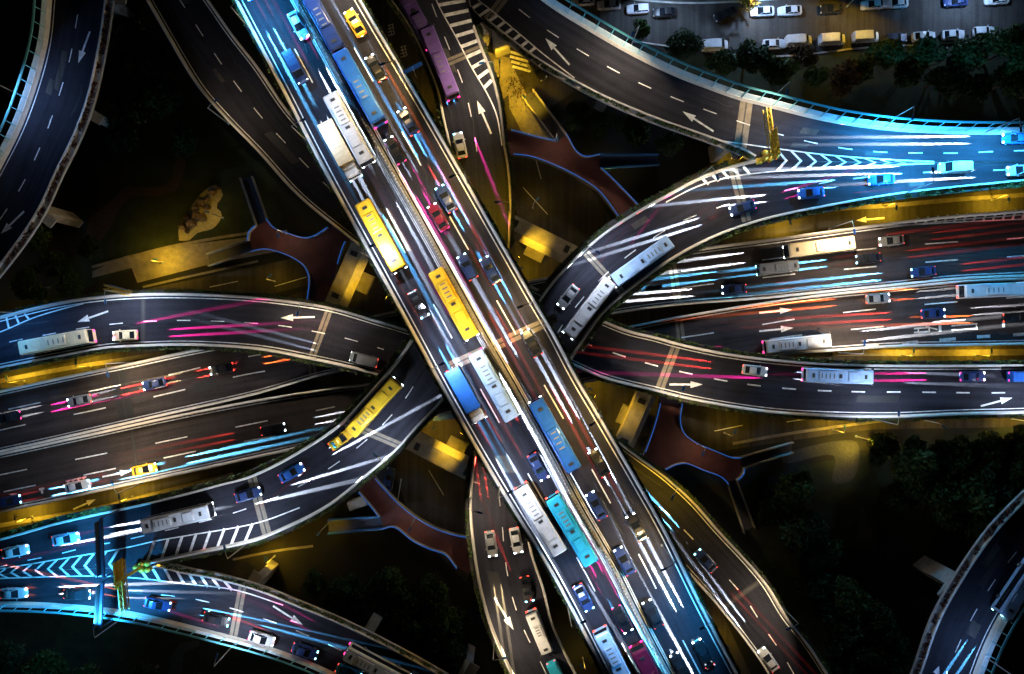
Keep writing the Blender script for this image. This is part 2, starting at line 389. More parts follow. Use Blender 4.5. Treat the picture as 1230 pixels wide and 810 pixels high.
ground_part('footpath', [(111, 326), (150, 308), (200, 297), (300, 285), (345, 276), (345, 300), (250, 318), (165, 340), (158, 322), (111, 334)], .03, M_PAVE)
ground_part('footpath', [(610, 100), (622, 92), (640, 130), (672, 175), (655, 180), (630, 165), (612, 130)], .03, M_PAVE)
ground_part('footpath', [(560, 55), (612, 70), (625, 100), (604, 120)], .026, M_PAVE)
ground_part('garden_path', [(108, 262), (135, 240), (150, 226), (200, 222), (214, 190), (222, 190), (214, 226), (190, 236), (155, 238), (128, 280), (110, 300), (100, 296)], .012, mat('path_brick', (.05, .032, .026), .9, noise=.3), True)
ground_part('garden_path', [(1035, 600), (1050, 650), (1075, 700), (1130, 730), (1120, 745), (1065, 725), (1030, 680)], .012, mat('path_grey', (.035, .04, .045), .9, noise=.3), True)
ground_part('garden_path', [(205, 790), (215, 775), (240, 770), (240, 776), (222, 784), (215, 820), (204, 820)], .012, MATS['path_grey'], True)
ground_part('garden_path', [(938, 545), (1005, 530), (1030, 532), (1025, 575), (1000, 580), (1002, 548), (940, 556)], .014, MATS['path_grey'], True)
gp = ([], [])                                                  # paint on the streets below
class G0: pass
gr = G0(); gr.z = 0.035; gr.paint = gp; gr.o = g
for a, b in (((330, 344), (368, 333)), ((252, 345), (286, 338)), ((858, 518), (892, 511)), ((945, 507), (978, 502)), ((515, 565), (533, 595)), ((628, 225), (658, 258)), ((635, 160), (650, 215)), ((482, 575), (478, 600)), ((770, 545), (752, 580))): solid(gr, [a, b], .14)
arrow(gr, (1062, 262), (1028, 265), .9); arrow(gr, (88, 612), (115, 600), .9)
for i in range(4): solid(gr, [(611 + i * 1.5, 62 + i * 6), (633 + i * 1.5, 68 + i * 6)], .5)
# faded characters painted on the lane under the wide highway
for cx, cy_ in ((469, 37), (484, 63)):
    for q in range(4): solid(gr, [(cx - 3, cy_ - 6 + q * 4), (cx + 4, cy_ - 8 + q * 4)], .16)
    solid(gr, [(cx - 2, cy_ - 7), (cx + 2, cy_ + 6)], .14); solid(gr, [(cx + 2, cy_ - 8), (cx + 5, cy_ + 4)], .14)
finish_paint(gr)
# kerbs, painted edges of the parking street
def kerb(px, label, z=0, w=.3, h=.13, m=None, sp=True):
    c = resample(curve(px, z), step=1.2)[0]; t = tangents(c); d = np.stack([-t[:, 1], t[:, 0], 0 * t[:, 0]], 1)
    v, f = sweep(c, d, [(-w / 2, 0), (-w / 2, h), (w / 2, h), (w / 2, 0)]); return tag(fixn(mesh_obj('kerb', v, f, m or M_CONC)), kind='structure')
kerb([(760, 50), (790, 54), (920, 68), (1046, 57), (1122, 53), (1260, 43)], '')
kerb([(640, -14), (760, 0), (830, 4), (920, 0), (1000, -6), (1260, -20)], '')
kerb([(111, 321), (152, 310), (203, 297), (262, 286), (300, 280)], '', w=.5, h=.2, m=M_PAVE)
kerb([(172, 345), (220, 334), (270, 323), (310, 314)], '', w=.4, h=.18, m=M_PAVE)
kerb([(880, 533), (960, 519), (1040, 508), (1110, 500), (1190, 495)], '', w=.5, h=.2, m=M_PAVE)
kerb([(860, 262), (920, 262), (985, 253), (1070, 247), (1150, 240), (1240, 234)], '', w=.8, h=.3, m=M_PAVE)
kerb([(1000, 424), (1080, 424), (1150, 424), (1240, 423)], '', w=1.2, h=.3, m=M_PAVE)
kerb([(-20, 462), (30, 452), (90, 441), (150, 432), (200, 424)], '', w=.8, h=.3, m=M_PAVE)
kerb([(-20, 635), (40, 624), (110, 612), (200, 590), (280, 570)], '', w=.8, h=.3, m=M_PAVE)
kerb([(280, 672), (330, 662), (376, 656)], '', w=.4, h=.2, m=M_PAVE)

# ------------------------------------------------------------------ the decks
MAIN_SW = [(235, -90), (283, 0), (334, 97), (387, 200), (443, 303), (497, 402), (535, 473), (573, 540), (612, 605), (658, 680), (686, 731), (726, 810), (774, 905)]
MAIN_NE = [(383, -90), (433, 0), (484, 86), (517, 142), (553, 205), (612, 309), (645, 367), (666, 403), (691, 451), (731, 519), (768, 583), (800, 640), (840, 722), (886, 810), (940, 910)]
MAIN_MD = [(309, -90), (357, 0), (410, 97), (470, 205), (525, 303), (549, 347), (580, 403), (612, 458), (652, 530), (692, 605), (735, 680), (763, 736), (802, 810), (857, 910)]
hwN = make_road('hwN', 'low_highway', ZH, [(1290, 245), (1230, 253), (1148, 259.5), (1072, 268), (996, 278), (920, 288.6), (835, 300), (640, 337), (400, 390), (228, 421.5), (157, 436.7), (101, 448), (0, 469.6), (-60, 483)],
    [(1290, 327), (1230, 332), (1148, 336), (1072, 343.5), (996, 351), (911, 359.6), (812, 367), (739, 377), (560, 415), (414, 445.5), (376, 454), (310, 473.4), (202, 498), (101, 521), (0, 543.5), (-60, 556)], M_ROAD2, 1.2)
hwS = make_road('hwS', 'low_highway', ZH, [(-60, 558), (0, 545), (101, 523), (202, 501), (310, 480), (401, 466), (452, 459.5), (600, 425), (762, 391), (812, 381), (920, 363), (996, 353), (1072, 345.5), (1148, 338), (1230, 334), (1290, 329)],
    [(-60, 627), (0, 615), (56, 604), (126, 588.5), (228, 567), (310, 549), (356, 539), (500, 505), (700, 460), (860, 437), (955, 425), (996, 422), (1072, 417), (1148, 415.5), (1230, 414), (1290, 413)], M_ROAD2, 1.2)
# lower left-turn ramps: top left -> right, bottom right -> left
EC = make_road('EC', 'left_turn_ramp', ZC, [(205, -60), (250, 0), (278, 40), (310, 81), (345, 132), (375, 165), (430, 215), (500, 262), (560, 298), (640, 345), (726, 386), (757, 398), (787, 405), (812, 412), (863, 423), (920, 431), (996, 437), (1072, 438.5), (1148, 438.5), (1230, 438), (1300, 437)],
    [(140, -60), (177, 0), (200, 40), (240, 106), (273, 144), (310, 182), (351, 228), (376, 251), (414, 281), (437, 299), (500, 338), (560, 372), (620, 405), (691, 440), (724, 454), (787, 470), (838, 482), (920, 495), (996, 500), (1072, 501), (1148, 498), (1230, 496), (1300, 493)], M_ROAD)
QA = make_road('QA', 'left_turn_ramp', ZC, [(1035, 880), (995, 812), (971, 775), (945, 742), (922, 704), (901, 678), (863, 637), (833, 603), (800, 573), (762, 545), (731, 521), (670, 480), (600, 440), (545, 415), (492, 397), (452, 385), (401, 370), (351, 362), (300, 356.5), (228, 353), (177, 353), (126, 356), (76, 363), (0, 381), (-60, 396)],
    [(960, 880), (922, 808), (893, 767), (863, 729), (817, 678), (760, 618), (690, 562), (620, 520), (540, 482), (459, 452), (426, 443), (376, 432), (310, 420), (228, 415), (177, 416), (126, 419), (76, 428), (0, 443), (-60, 456)], M_ROAD)
# upper left-turn ramps: left -> top, right -> bottom
BD = make_road('BD', 'left_turn_ramp', ZT, [(-60, 661), (0, 647), (76, 626), (172, 605), (218, 594), (266, 581), (300, 572), (351, 547), (409, 509), (439, 478), (467, 446), (487, 420), (496, 404), (517, 362, 15.5), (532, 320, 17), (542, 270, 16), (543, 220, 14.5), (539, 172), (533, 147), (525, 109), (510, 71), (492, 33), (469, 0), (428, -60)],
    [(-60, 698), (0, 690), (76, 684), (152, 681), (185, 675), (228, 666), (310, 648), (340, 636), (376, 619), (401, 604), (437, 575), (477, 541), (502, 513), (528, 486), (535, 475), (562, 438, 15.5), (587, 397, 17), (603, 350, 16), (611, 310, 14.5), (613, 270), (614, 238), (611, 200), (607, 177), (601, 127), (591, 89), (578, 56), (566, 20), (561, 0), (548, -60)], M_ROAD)
BB = make_road('BB', 'left_turn_ramp', ZT, [(1300, 196), (1230, 195.5), (1122, 196), (1000, 195), (912, 193), (876, 201), (838, 215), (800, 235), (762, 256), (724, 281), (686, 314), (661, 342), (642, 369), (619, 412, 15.5), (590, 465, 17), (572, 510, 15.5), (570, 545), (567, 564), (564, 605), (568, 656), (578, 714), (591, 757), (610, 800), (645, 870)],
    [(1300, 209), (1230, 218), (1148, 226), (1072, 235), (996, 248), (920, 264), (863, 283), (812, 309), (762, 344), (724, 377), (704, 404), (683, 437), (655, 485, 15.5), (638, 530, 17), (630, 570, 15.5), (630, 610), (640, 668), (653, 706), (663, 747), (678, 782), (692, 810), (722, 870)], M_ROAD)
# right-turn ramps
RF = make_road('RF', 'right_turn_ramp', ZT, [(1300, 158), (1230, 159), (1148, 159), (1072, 155), (996, 144.5), (920, 126), (888, 118), (862, 109), (812, 90), (762, 66), (711, 37), (653, 0), (585, -60)],
    [(1300, 195), (1230, 194.5), (1122, 195), (1000, 194), (912, 192), (896, 184), (876, 176), (838, 162), (787, 144), (719, 115), (661, 83), (635, 66), (604, 42), (573, 16), (562, 0), (549, -60)], M_ROAD)
RG = make_road('RG', 'right_turn_ramp', ZT, [(-60, 699), (0, 691), (76, 685), (152, 682), (187, 678), (228, 687), (253, 691), (310, 706), (351, 722), (414, 748), (477, 779), (533, 810), (640, 875)],
    [(-60, 726), (0, 725), (76, 727.5), (152, 736), (228, 753), (310, 774.5), (351, 788), (396, 807), (520, 875)], M_ROAD)
RT = make_road('RT', 'right_turn_ramp', ZO, [(138, -60), (131, 0), (124, 51), (109, 121), (94, 162), (73, 205), (48, 258), (0, 325), (-50, 380)],
    [(64, -60), (60, 0), (55, 51), (41, 105), (23, 154), (0, 200), (-30, 255), (-70, 310)], M_ROAD)
RR = make_road('RR', 'right_turn_ramp', ZO, [(1068, 880), (1100, 810), (1122, 747), (1148, 699), (1186, 643), (1221, 605), (1290, 540)],
    [(1150, 880), (1171, 810), (1193, 757), (1227, 701), (1290, 620)], M_ROAD)
mainA = make_road('mSW', 'diagonal_highway', ZM, MAIN_MD, MAIN_SW, M_ROAD, 1.6)
mainB = make_road('mNE', 'diagonal_highway', ZM, MAIN_NE[::-1], [(x + .9, y) for x, y in MAIN_MD[::-1]], M_ROAD, 1.6)

# paint ------------------------------------------------------------
def avgline(p, q, t, z):
    ca, cb = resample(curve(p, z), n=80)[0], resample(curve(q, z), n=80)[0]
    return ca, cb
def main_x(line, y):
    return float(np.interp(y, [p[1] for p in line], [p[0] for p in line]))
def main_lane(side, t, y0=-85, y1=900, st=25):
    A_, B_ = (MAIN_SW, MAIN_MD) if side == 'SW' else (MAIN_MD, MAIN_NE)
    return [(main_x(A_, y) * (1 - t) + main_x(B_, y) * t, y) for y in range(y0, y1, st)]
dashes(mainA, main_lane('SW', .53), 6, 9, .2, phase=6.2)
dashes(mainB, main_lane('NE', .47), 6, 9, .2, phase=6.2)
for r, t in ((mainA, .75), (mainA, 1.05), (mainB, -.75), (mainB, -1.05), (mainA, -.95), (mainB, .95)): edge_line(r, t, .17)
for k in (EC, QA):
    edge_line(k, .8); edge_line(k, -.8)
for k in (RT, RR): edge_line(k, .75, i0=0); edge_line(k, -.85)
dashes(RT, [(98, -30), (96, 0), (92, 25), (85, 66), (74, 105), (61, 145), (46, 182), (28, 220), (8, 252), (-20, 292)], phase=1)
dashes(EC, [(190, -40), (216, 0), (243, 42), (266, 77), (290, 110), (315, 142), (343, 172), (373, 204), (410, 240)], phase=.5)
dashes(BD, [(500, -40), (518, 3), (527, 27), (543, 67), (558.5, 109), (568, 150), (574.5, 195), (580, 250), (578, 300)], phase=1)
dashes(RF, [(590, -15), (614, 4), (648, 30), (685, 54), (724, 77), (764, 98), (805, 116), (847, 132), (890, 147), (931, 160), (974, 171), (1018, 179), (1061, 183), (1110, 184), (1155, 184), (1198, 182), (1260, 180)], phase=.2)
dashes(BB, [(660, 415), (683, 380), (711, 346), (742, 317), (777, 291), (815, 268), (855, 252), (895, 240), (939, 230), (982, 221), (1023, 215), (1080, 209), (1150, 206), (1250, 203)], phase=2)
dashes(QA, [(-40, 423), (25, 408), (63, 401), (101, 394), (140, 389), (181, 386), (221, 385), (262, 386), (301, 388), (342, 392), (381, 399), (421, 408), (461, 420)], phase=2)
dashes(EC, [(690, 408), (719, 418), (758.5, 431), (798, 442), (838, 451), (879, 459), (916, 464), (960, 468), (1002, 470), (1043, 471), (1084, 471), (1125, 471.5), (1166, 472), (1208, 472), (1260, 471)], 2.6, 3.6, .24, phase=1)
dashes(BD, [(-20, 686), (30, 674), (65, 667), (106, 657), (149, 649), (188, 640), (230, 630), (272, 619), (313, 605), (352, 588), (389, 567), (424, 542), (457, 513), (486, 480), (505, 450)], phase=2)
dashes(RG, [(187, 714), (230, 719), (271, 729), (313, 742), (354, 757), (394, 774), (440, 796)], phase=1)
dashes(BB, [(598, 585), (603, 628), (607, 673), (615, 716), (630, 758), (650.5, 798), (675, 850)], phase=1)
dashes(QA, [(760, 575), (782, 599), (811, 626), (840, 656), (867.5, 687), (895, 719), (917, 753), (941, 788), (970, 840)], phase=1)
dashes(RR, [(1225, 658), (1200, 690), (1178, 724), (1158, 761), (1141, 799), (1125, 840)], phase=1)
for ln, ph in (([(1280, 281), (1220, 286.5), (1135, 291.6), (1041, 299.5), (945, 309), (853, 321), (760, 336), (700, 348)], 5), ([(1280, 303), (1221, 308), (1139, 313), (1044, 321), (949, 330), (857, 341), (769, 352.6), (700, 363)], 5), ([(480, 408), (301, 428), (214, 448), (124, 467), (33, 487), (-40, 502)], 7), ([(480, 425), (301, 449), (218, 469), (126.5, 490), (36, 509), (-40, 526)], 10)): dashes(hwN, ln, 6, 9, .22, phase=ph)
for ln, ph in (([(760, 414), (866, 398.6), (958, 383), (1051, 371.5), (1145, 363), (1240, 356)], 9), ([(860, 417), (963, 402.5), (1054, 393), (1148, 385), (1250, 378)], 10), ([(-50, 581), (42, 562), (133, 543.5), (224, 525), (304, 509), (406, 488)], 7), ([(-40, 600), (47.6, 582), (138, 563), (229, 543.5), (306, 528), (380, 514)], 7)): dashes(hwS, ln, 6, 9, .22, phase=ph)
dashes(hwS, [(1040, 416.5), (1084, 412.6), (1127, 409), (1172, 405), (1217, 402.5), (1270, 399)], 2.9, 3.9, .55)
for k in (hwN, hwS): edge_line(k, .75, .18); edge_line(k, -.75, .18)
# gores: chevrons and hatching
solid(RF, [(862, 169), (896, 173.5), (920, 177), (996, 186.5), (1072, 192), (1122, 194.4)], .2)
solid(BB, [(800, 243), (838, 224), (876, 213), (920, 207), (970, 203.5), (1062, 198.6), (1122, 196.6)], .2)
chevrons(BB, [(922, 178), (996, 187), (1072, 193), (1118, 194.7)], [(922, 207), (970, 203.5), (1062, 198.6), (1118, 196.6)], 11, .5, .06)
bars(BB, [(838, 218), (876, 203.5), (912, 197)], [(838, 226), (876, 214), (912, 208)], 6, .45, .1)
chevrons(BD, [(152, 658), (76, 671), (0, 683), (-40, 689)], [(152, 694), (101, 692.5), (0, 695), (-40, 697)], 13, .5, .06)
solid(BD, [(-40, 689), (0, 683.5), (76, 671), (152, 658), (187, 650), (228, 643), (310, 628), (360, 610)], .2)
solid(RG, [(-40, 697), (0, 695), (101, 692.3), (152, 693.6), (228, 702), (283, 709), (340, 727)], .2)
bars(BD, [(160, 657), (200, 648), (250, 638.5), (312, 627.5)], [(160, 676), (187, 674), (250, 660.5), (312, 646)], 9, .45, -.06)
bars(RG, [(160, 684), (187, 680), (240, 690), (290, 702)], [(160, 695), (187, 697.5), (240, 704), (290, 711)], 9, .45, .08)
solid(BD, [(517, -30), (524, 0), (548, 45), (566, 80), (587, 116), (597, 140), (603, 175)], .2)
bars(BD, [(524, 0), (548, 45), (566, 80), (585, 112)], [(559, 0), (568, 30), (583, 72), (594, 108)], 9, .6, -.05)
solid(RF, [(574, 0), (592, 14), (630, 46), (650, 63), (690, 94)], .2)
bars(RF, [(574, 0), (592, 14), (630, 46), (648, 61)], [(566, 6), (575, 19), (612, 49), (640, 70)], 8, .5, -.02)
bars(hwN, [(1098, 262), (1160, 256.5), (1250, 249)], [(1098, 269), (1160, 265.5), (1250, 262)], 13, .4, -.03); solid(hwN, [(1060, 272), (1098, 270), (1160, 266.5), (1260, 262)], .2)
bars(QA, [(-30, 391), (0, 383.5), (35, 376)], [(-30, 406), (0, 398), (45, 380)], 6, .35, -.05); solid(QA, [(-30, 407), (0, 399), (40, 382), (76, 371), (100, 365)], .2)
for r, t, h_ in ((RT, (108, 38), (94, 76)), (RT, (29, 254), (1, 281)), (BD, (590, 161), (573, 121)), (RF, (684, 78), (655, 46)), (RF, (857, 158), (820, 134)), (QA, (378, 381), (337, 382)), (QA, (130, 374), (93, 387)),
                 (EC, (804, 462), (844, 462)), (EC, (1178, 488), (1216, 478)), (hwS, (912, 376), (951, 372)), (hwS, (912, 398), (953, 394)), (BB, (594, 718), (617, 757)), (RG, (328, 728), (364, 751)), (RR, (1119, 824), (1128, 800)), (hwS, (123, 573), (157, 566))): arrow(r, t, h_)
# the painted characters of the kerb-side lane
for q in ([(1098, 395), (1116, 393.6)], [(1098, 399.6), (1117, 398)], [(1103, 395), (1103, 399)], [(1115.5, 392), (1116.5, 398.5)], [(1112, 392.5), (1126, 396)], [(1143, 391.5), (1174, 389)], [(1143, 396.6), (1172, 395)], [(1172.5, 389), (1173.5, 396)]): solid(hwS, q, .24)
for q in ([(1129, 391), (1129.4, 398.6)], [(1205, 386.5), (1205.6, 393.2)]): solid(hwS, q, .5)
for q in ([(12, 595), (20, 594)], [(19.5, 593), (20, 598)], [(47, 588), (53, 587)], [(50, 587), (51, 593)]): solid(hwS, q, .4)
for i in range(4): solid(hwS, [(80 + i * 6.4, 582 - i * 1.4), (84.5 + i * 6.4, 581 - i * 1.4)], .34); solid(hwS, [(79 + i * 6.4, 578.5 - i * 1.4), (84.5 + i * 6.4, 577 - i * 1.4)], .24); solid(hwS, [(81 + i * 6.4, 577 - i * 1.4), (82 + i * 6.4, 583 - i * 1.4)], .2)
for k in ROADS.values(): finish_paint(k)
# expansion joints
for r, a, b, w, *mm in ((mainA, (541, 440), (605, 411), 1.5), (mainB, (612, 407), (668, 382), 1.5), (BD, (531, 78), (585, 55), 1.3), (RF, (897, 121), (889, 178), 2.2), (BB, (880, 201), (897, 266), 1.6), (EC, (812, 416), (792, 468), 1.6), (QA, (396, 371), (374, 431), 1.3), (QA, (172, 354), (172, 415), .8, M_PATCH),
                   (hwN, (805, 304), (815, 366), 1.5), (hwS, (815, 382), (822, 440), 1.5), (hwN, (141, 441), (153, 509), 3.0, M_PATCH), (hwN, (370, 398), (376, 452), 1.5), (BD, (413, 507), (482, 536), 1.3), (BD, (302, 572), (321, 643), 1.6), (RG, (292, 702), (280, 765), 1.4), (BB, (704, 304), (748, 352), 1.2), (BB, (567, 575), (630, 590), 1.3), (RF, (607, -4), (585, 24), 1.5), (hwS, (158, 512), (166, 578), .7, M_PATCH), (QA, (868, 730), (911, 700), 1.0, M_PATCH)): joint(r, a, b, w, *mm)

# repair patches and sealed cracks in the asphalt
pr_ = random.Random(21)
for k, cnt in (('EC', 9), ('QA', 9), ('BD', 8), ('BB', 8), ('RF', 6), ('RG', 4), ('hwN', 10), ('hwS', 10), ('mSW', 7), ('mNE', 7), ('RT', 3), ('RR', 3)):
    r = ROADS[k]
    for q in range(cnt):
        i = pr_.randrange(6, r.n - 8); L = pr_.choice((2, 2, 3, 5)); t = pr_.uniform(.12, .7); w = pr_.uniform(.06, .2); up = np.array((0, 0, .004)); v, f = [], []
        for j in range(i, min(r.n - 1, i + L) + 1): v += [r.a[j] * (1 - t) + r.b[j] * t + up, r.a[j] * (1 - t - w) + r.b[j] * (t + w) + up]
        for j in range(len(v) // 2 - 1): f.append((2 * j, 2 * j + 1, 2 * j + 3, 2 * j + 2))
        if pr_.random() < .55:
            mesh_obj('repair_patch', v, f, M_PATCH if pr_.random() < .6 else MATS['asphalt_street'], r.o, [(p[0], p[1]) for p in v])
        else:
            vf = ([], []); c = [r.a[j] * (1 - t) + r.b[j] * t + np.array((pr_.uniform(-.3, .3), pr_.uniform(-.3, .3), 0)) for j in range(i, min(r.n - 1, i + L + 3))]
            strip(vf, c, .09, .005); mesh_obj('crack_seal', vf[0], vf[1], M_RUBBER, r.o)
# parapets, noise barriers, planters ----------------------------------
def idx(r, which, px):
    c = r.a if which == 'a' else r.b; p = np.array(tuple(P(*px, r.z))); return int(np.argmin(((c - p)[:, :2] ** 2).sum(1)))
parapet(mainA, 'b', 'white concrete parapet on the lower left edge of the wide diagonal highway')
parapet(mainB, 'a', 'white concrete parapet on the upper right edge of the wide diagonal highway')
parapet(hwN, 'a', 'concrete parapet on the upper edge of the low brown highway'); parapet(hwN, 'b', 'concrete parapet along the median on the upper half of the low brown highway', rail=False)
parapet(hwS, 'b', 'concrete parapet on the lower edge of the low brown highway'); parapet(hwS, 'a', 'concrete parapet along the median on the lower half of the low brown highway', rail=False)
parapet(EC, 'a', 'parapet on the inner upper edge of the ramp from the top left to the right'); parapet(EC, 'b', 'parapet on the lower left edge of the ramp from the top left to the right')
parapet(QA, 'a', 'parapet on the upper edge of the ramp from the bottom right to the left'); parapet(QA, 'b', 'parapet on the lower edge of the ramp from the bottom right to the left')
parapet(BD, 'a', 'parapet on the upper left edge of the ramp curving from the left to the top')
parapet(BD, 'b', 'parapet on the lower right edge of the ramp curving from the left to the top', idx(BD, 'b', (185, 675)), idx(BD, 'b', (566, 22)))
parapet(BB, 'a', 'parapet on the upper left edge of the ramp curving from the right to the bottom', idx(BB, 'a', (908, 193)))
parapet(BB, 'b', 'parapet on the lower right edge of the ramp curving from the right to the bottom')
parapet(RF, 'a', 'concrete parapet under the tall screen of the upper right curve')
parapet(RF, 'b', 'planted parapet on the lower edge of the upper right curve', idx(RF, 'b', (908, 191)), idx(RF, 'b', (573, 16)))
parapet(RG, 'a', 'planted parapet on the upper edge of the lower left curve', idx(RG, 'a', (190, 678)))
parapet(RG, 'b', 'concrete parapet under the screen of the lower left curve')
parapet(RT, 'a', 'pale parapet on the right edge of the curve in the upper left corner'); parapet(RT, 'b', 'concrete parapet under the screen of the curve in the upper left corner')
parapet(RR, 'a', 'pale parapet on the left edge of the curve in the lower right corner'); parapet(RR, 'b', 'concrete parapet under the screen of the curve in the lower right corner')
noise_barrier(RF, 'a', 'tall bluish screen with posts along the outside of the upper right curve', 3.9)
noise_barrier(RG, 'b', 'low bluish screen along the outside of the lower left curve', 2.3)
noise_barrier(RT, 'b', 'bluish screen along the left side of the curve in the upper left corner', 3.0)
noise_barrier(RR, 'b', 'bluish screen along the right side of the curve in the lower right corner', 2.8)
M_REDLEAF = foliage('red_shrub', (.045, .012, .012), (.10, .035, .025))
planter(RF, 'b', 'green planter trough under the lower edge of the upper right curve', idx(RF, 'b', (905, 190)), idx(RF, 'b', (578, 20)), .9, trough=M_CONC, ribs=1.2)
planter(RG, 'a', 'green planter trough on the upper edge of the lower left curve', idx(RG, 'a', (200, 682)), None, .9, trough=M_CONC, ribs=1.5)
planter(RT, 'a', 'long trough of reddish shrubs beside the curve in the upper left corner', w=1.05, leaf=M_REDLEAF, trough=M_CONC, ribs=1.5)
planter(RR, 'a', 'long trough of reddish shrubs beside the curve in the lower right corner', w=1.05, leaf=M_REDLEAF, trough=M_CONC, ribs=1.5)
planter(BB, 'a', 'leafy trough along the upper left edge of the ramp curving from the right', idx(BB, 'a', (870, 203)), idx(BB, 'a', (645, 365)), .9)
planter(BB, 'b', 'leafy trough along the lower right edge of the ramp curving from the right', 0, idx(BB, 'b', (690, 425)), .9)
planter(BD, 'a', 'leafy trough along the upper edge of the ramp curving from the left', 0, idx(BD, 'a', (494, 407)), .9)
planter(BD, 'b', 'leafy trough along the lower edge of the ramp curving from the left', idx(BD, 'b', (195, 673)), idx(BD, 'b', (532, 480)), .7)
planter(EC, 'b', 'leafy trough along the lower edge of the right side ramp', idx(EC, 'b', (700, 444)), None, .6)
planter(EC, 'a', 'leafy trough along the upper edge of the right side ramp', idx(EC, 'a', (728, 387)), None, .7)
planter(QA, 'a', 'leafy trough along the upper edge of the left side ramp', idx(QA, 'a', (492, 397)), None, .6)
planter(QA, 'b', 'leafy trough along the lower edge of the left side ramp', idx(QA, 'b', (459, 452)), None, .7)
planter(mainA, 'b', 'row of planted flower troughs outside the lower left edge of the wide highway', w=.5, dens=7, trough=M_TRIM)
planter(mainB, 'a', 'row of planted flower troughs outside the upper right edge of the wide highway', w=.5, dens=7, trough=M_TRIM)
planter(BD, 'a', 'leafy trough beside the ramp leaving at the top, left of it', idx(BD, 'a', (539, 172)), None, .9)
planter(BD, 'b', 'leafy trough beside the ramp leaving at the top, right of it', idx(BD, 'b', (613, 290)), idx(BD, 'b', (568, 28)), .7)
planter(BB, 'a', 'leafy trough left of the ramp leaving at the bottom', idx(BB, 'a', (569, 548)), None, .8)
planter(QA, 'a', 'leafy trough beside the lower right part of the ramp from the bottom right', 0, idx(QA, 'a', (735, 524)), .6)
# median barrier of the wide highway with anti-glare fins
c = resample(curve(MAIN_MD, ZM), step=1.2)[0]; t_ = tangents(c); d_ = np.stack([-t_[:, 1], t_[:, 0], 0 * t_[:, 0]], 1)
v, f = sweep(c, d_, [(-.32, .012), (-.28, .15), (-.12, .4), (-.1, .8), (.1, .8), (.12, .4), (.28, .15), (.32, .012)])
md = tag(fixn(mesh_obj('median_barrier', v, f, M_CONC)), 'long concrete barrier with fins down the middle of the wide diagonal highway', 'median barrier')
v, f = [], []
cf = resample(curve(MAIN_MD, ZM), step=.55)[0]; tf = tangents(cf)
for i in range(len(cf)):
    n = np.array((-tf[i][1], tf[i][0], 0)); t = tf[i] * .03; b = len(v); p = cf[i]
    for zz in (.8, 1.5): v += [p - n * .14 - t + (0, 0, zz), p + n * .14 - t + (0, 0, zz), p + n * .14 + t + (0, 0, zz), p - n * .14 + t + (0, 0, zz)]
    f += [(b, b + 1, b + 5, b + 4), (b + 1, b + 2, b + 6, b + 5), (b + 2, b + 3, b + 7, b + 6), (b + 3, b, b + 4, b + 7), (b + 4, b + 5, b + 6, b + 7)]
mesh_obj('anti_glare_grille', v, f, M_STEEL, md)
for s in (-1, 1):
    v, f = sweep(c, d_ * s, [(.36, .45), (.42, .45), (.42, .75), (.36, .75)]); fixn(mesh_obj('guard_rail', v, f, M_STEEL, md))

# piers -------------------------------------------------------------
def pier(px, zt, ang, label, w=3.0, t=1.6, cap=8.0, round_=False):
    o = empty('bridge_pier', P(px[0], px[1], zt) * 1.0, math.radians(ang)); o.location.z = 0
    bm = bmesh.new(); bbox(bm, -w / 2, w / 2, -t / 2, t / 2, 0, zt - 2.4, .18); link('column', bm_mesh('column', bm, M_PIER), o)
    bm = bmesh.new()
    pr = [(-w / 2, zt - 2.6), (w / 2, zt - 2.6), (cap / 2, zt - 1.75), (cap / 2, zt - 1.32), (-cap / 2, zt - 1.32), (-cap / 2, zt - 1.75)]
    A_ = [bm.verts.new((x, -t / 2 - .1, z)) for x, z in pr]; B_ = [bm.verts.new((x, t / 2 + .1, z)) for x, z in pr]
    bm.faces.new(A_); bm.faces.new(B_[::-1])
    for i in range(6): bm.faces.new((A_[i], A_[(i + 1) % 6], B_[(i + 1) % 6], B_[i]))
    link('pier_cap', bm_mesh('pier_cap', bm, M_PIER), o)
    return tag(o, label, 'bridge pier', 'concrete piers holding up the decks')
for px, zt, ang, lab in (((92, 128), ZO, 150, 'pale concrete pier beside the upper left corner curve, lit blue, upper one'), ((36, 250), ZO, 140, 'pale concrete pier beside the upper left corner curve, lower one'), ((118, -8), ZO, 170, 'pale concrete pier at the top edge beside the upper left corner curve'),
    ((292, 716), ZT, 60, 'yellow lit concrete pier on the upper side of the lower left curve'), ((438, 768), ZT, 60, 'pale concrete pier sticking out above the lower left curve, right of the yellow one'), ((556, 828), ZT, 60, 'concrete pier at the bottom edge beside the lower left curve'),
    ((1158, 705), ZO, 40, 'blue lit concrete pier on the left of the lower right corner curve'), ((732, 103), ZT, 65, 'dark concrete pier under the middle of the upper right curve'), ((885, 160), ZT, 100, 'yellow lit concrete pier under the gore of the upper right curve'), ((601, 22), ZT, 20, 'yellow lit concrete pier in the wedge between the two top ramps')):
    pier(px, zt, ang, lab)
for i, px in enumerate(((372, 80), (445, 215), (505, 325), (690, 590), (742, 690), (800, 792))):
    pier(px, ZM - .3, -28 + 0, 'concrete pier hidden under the wide diagonal highway, %s from the top' % ('first', 'second', 'third', 'fourth', 'fifth', 'sixth')[i], 5, 2, 13)
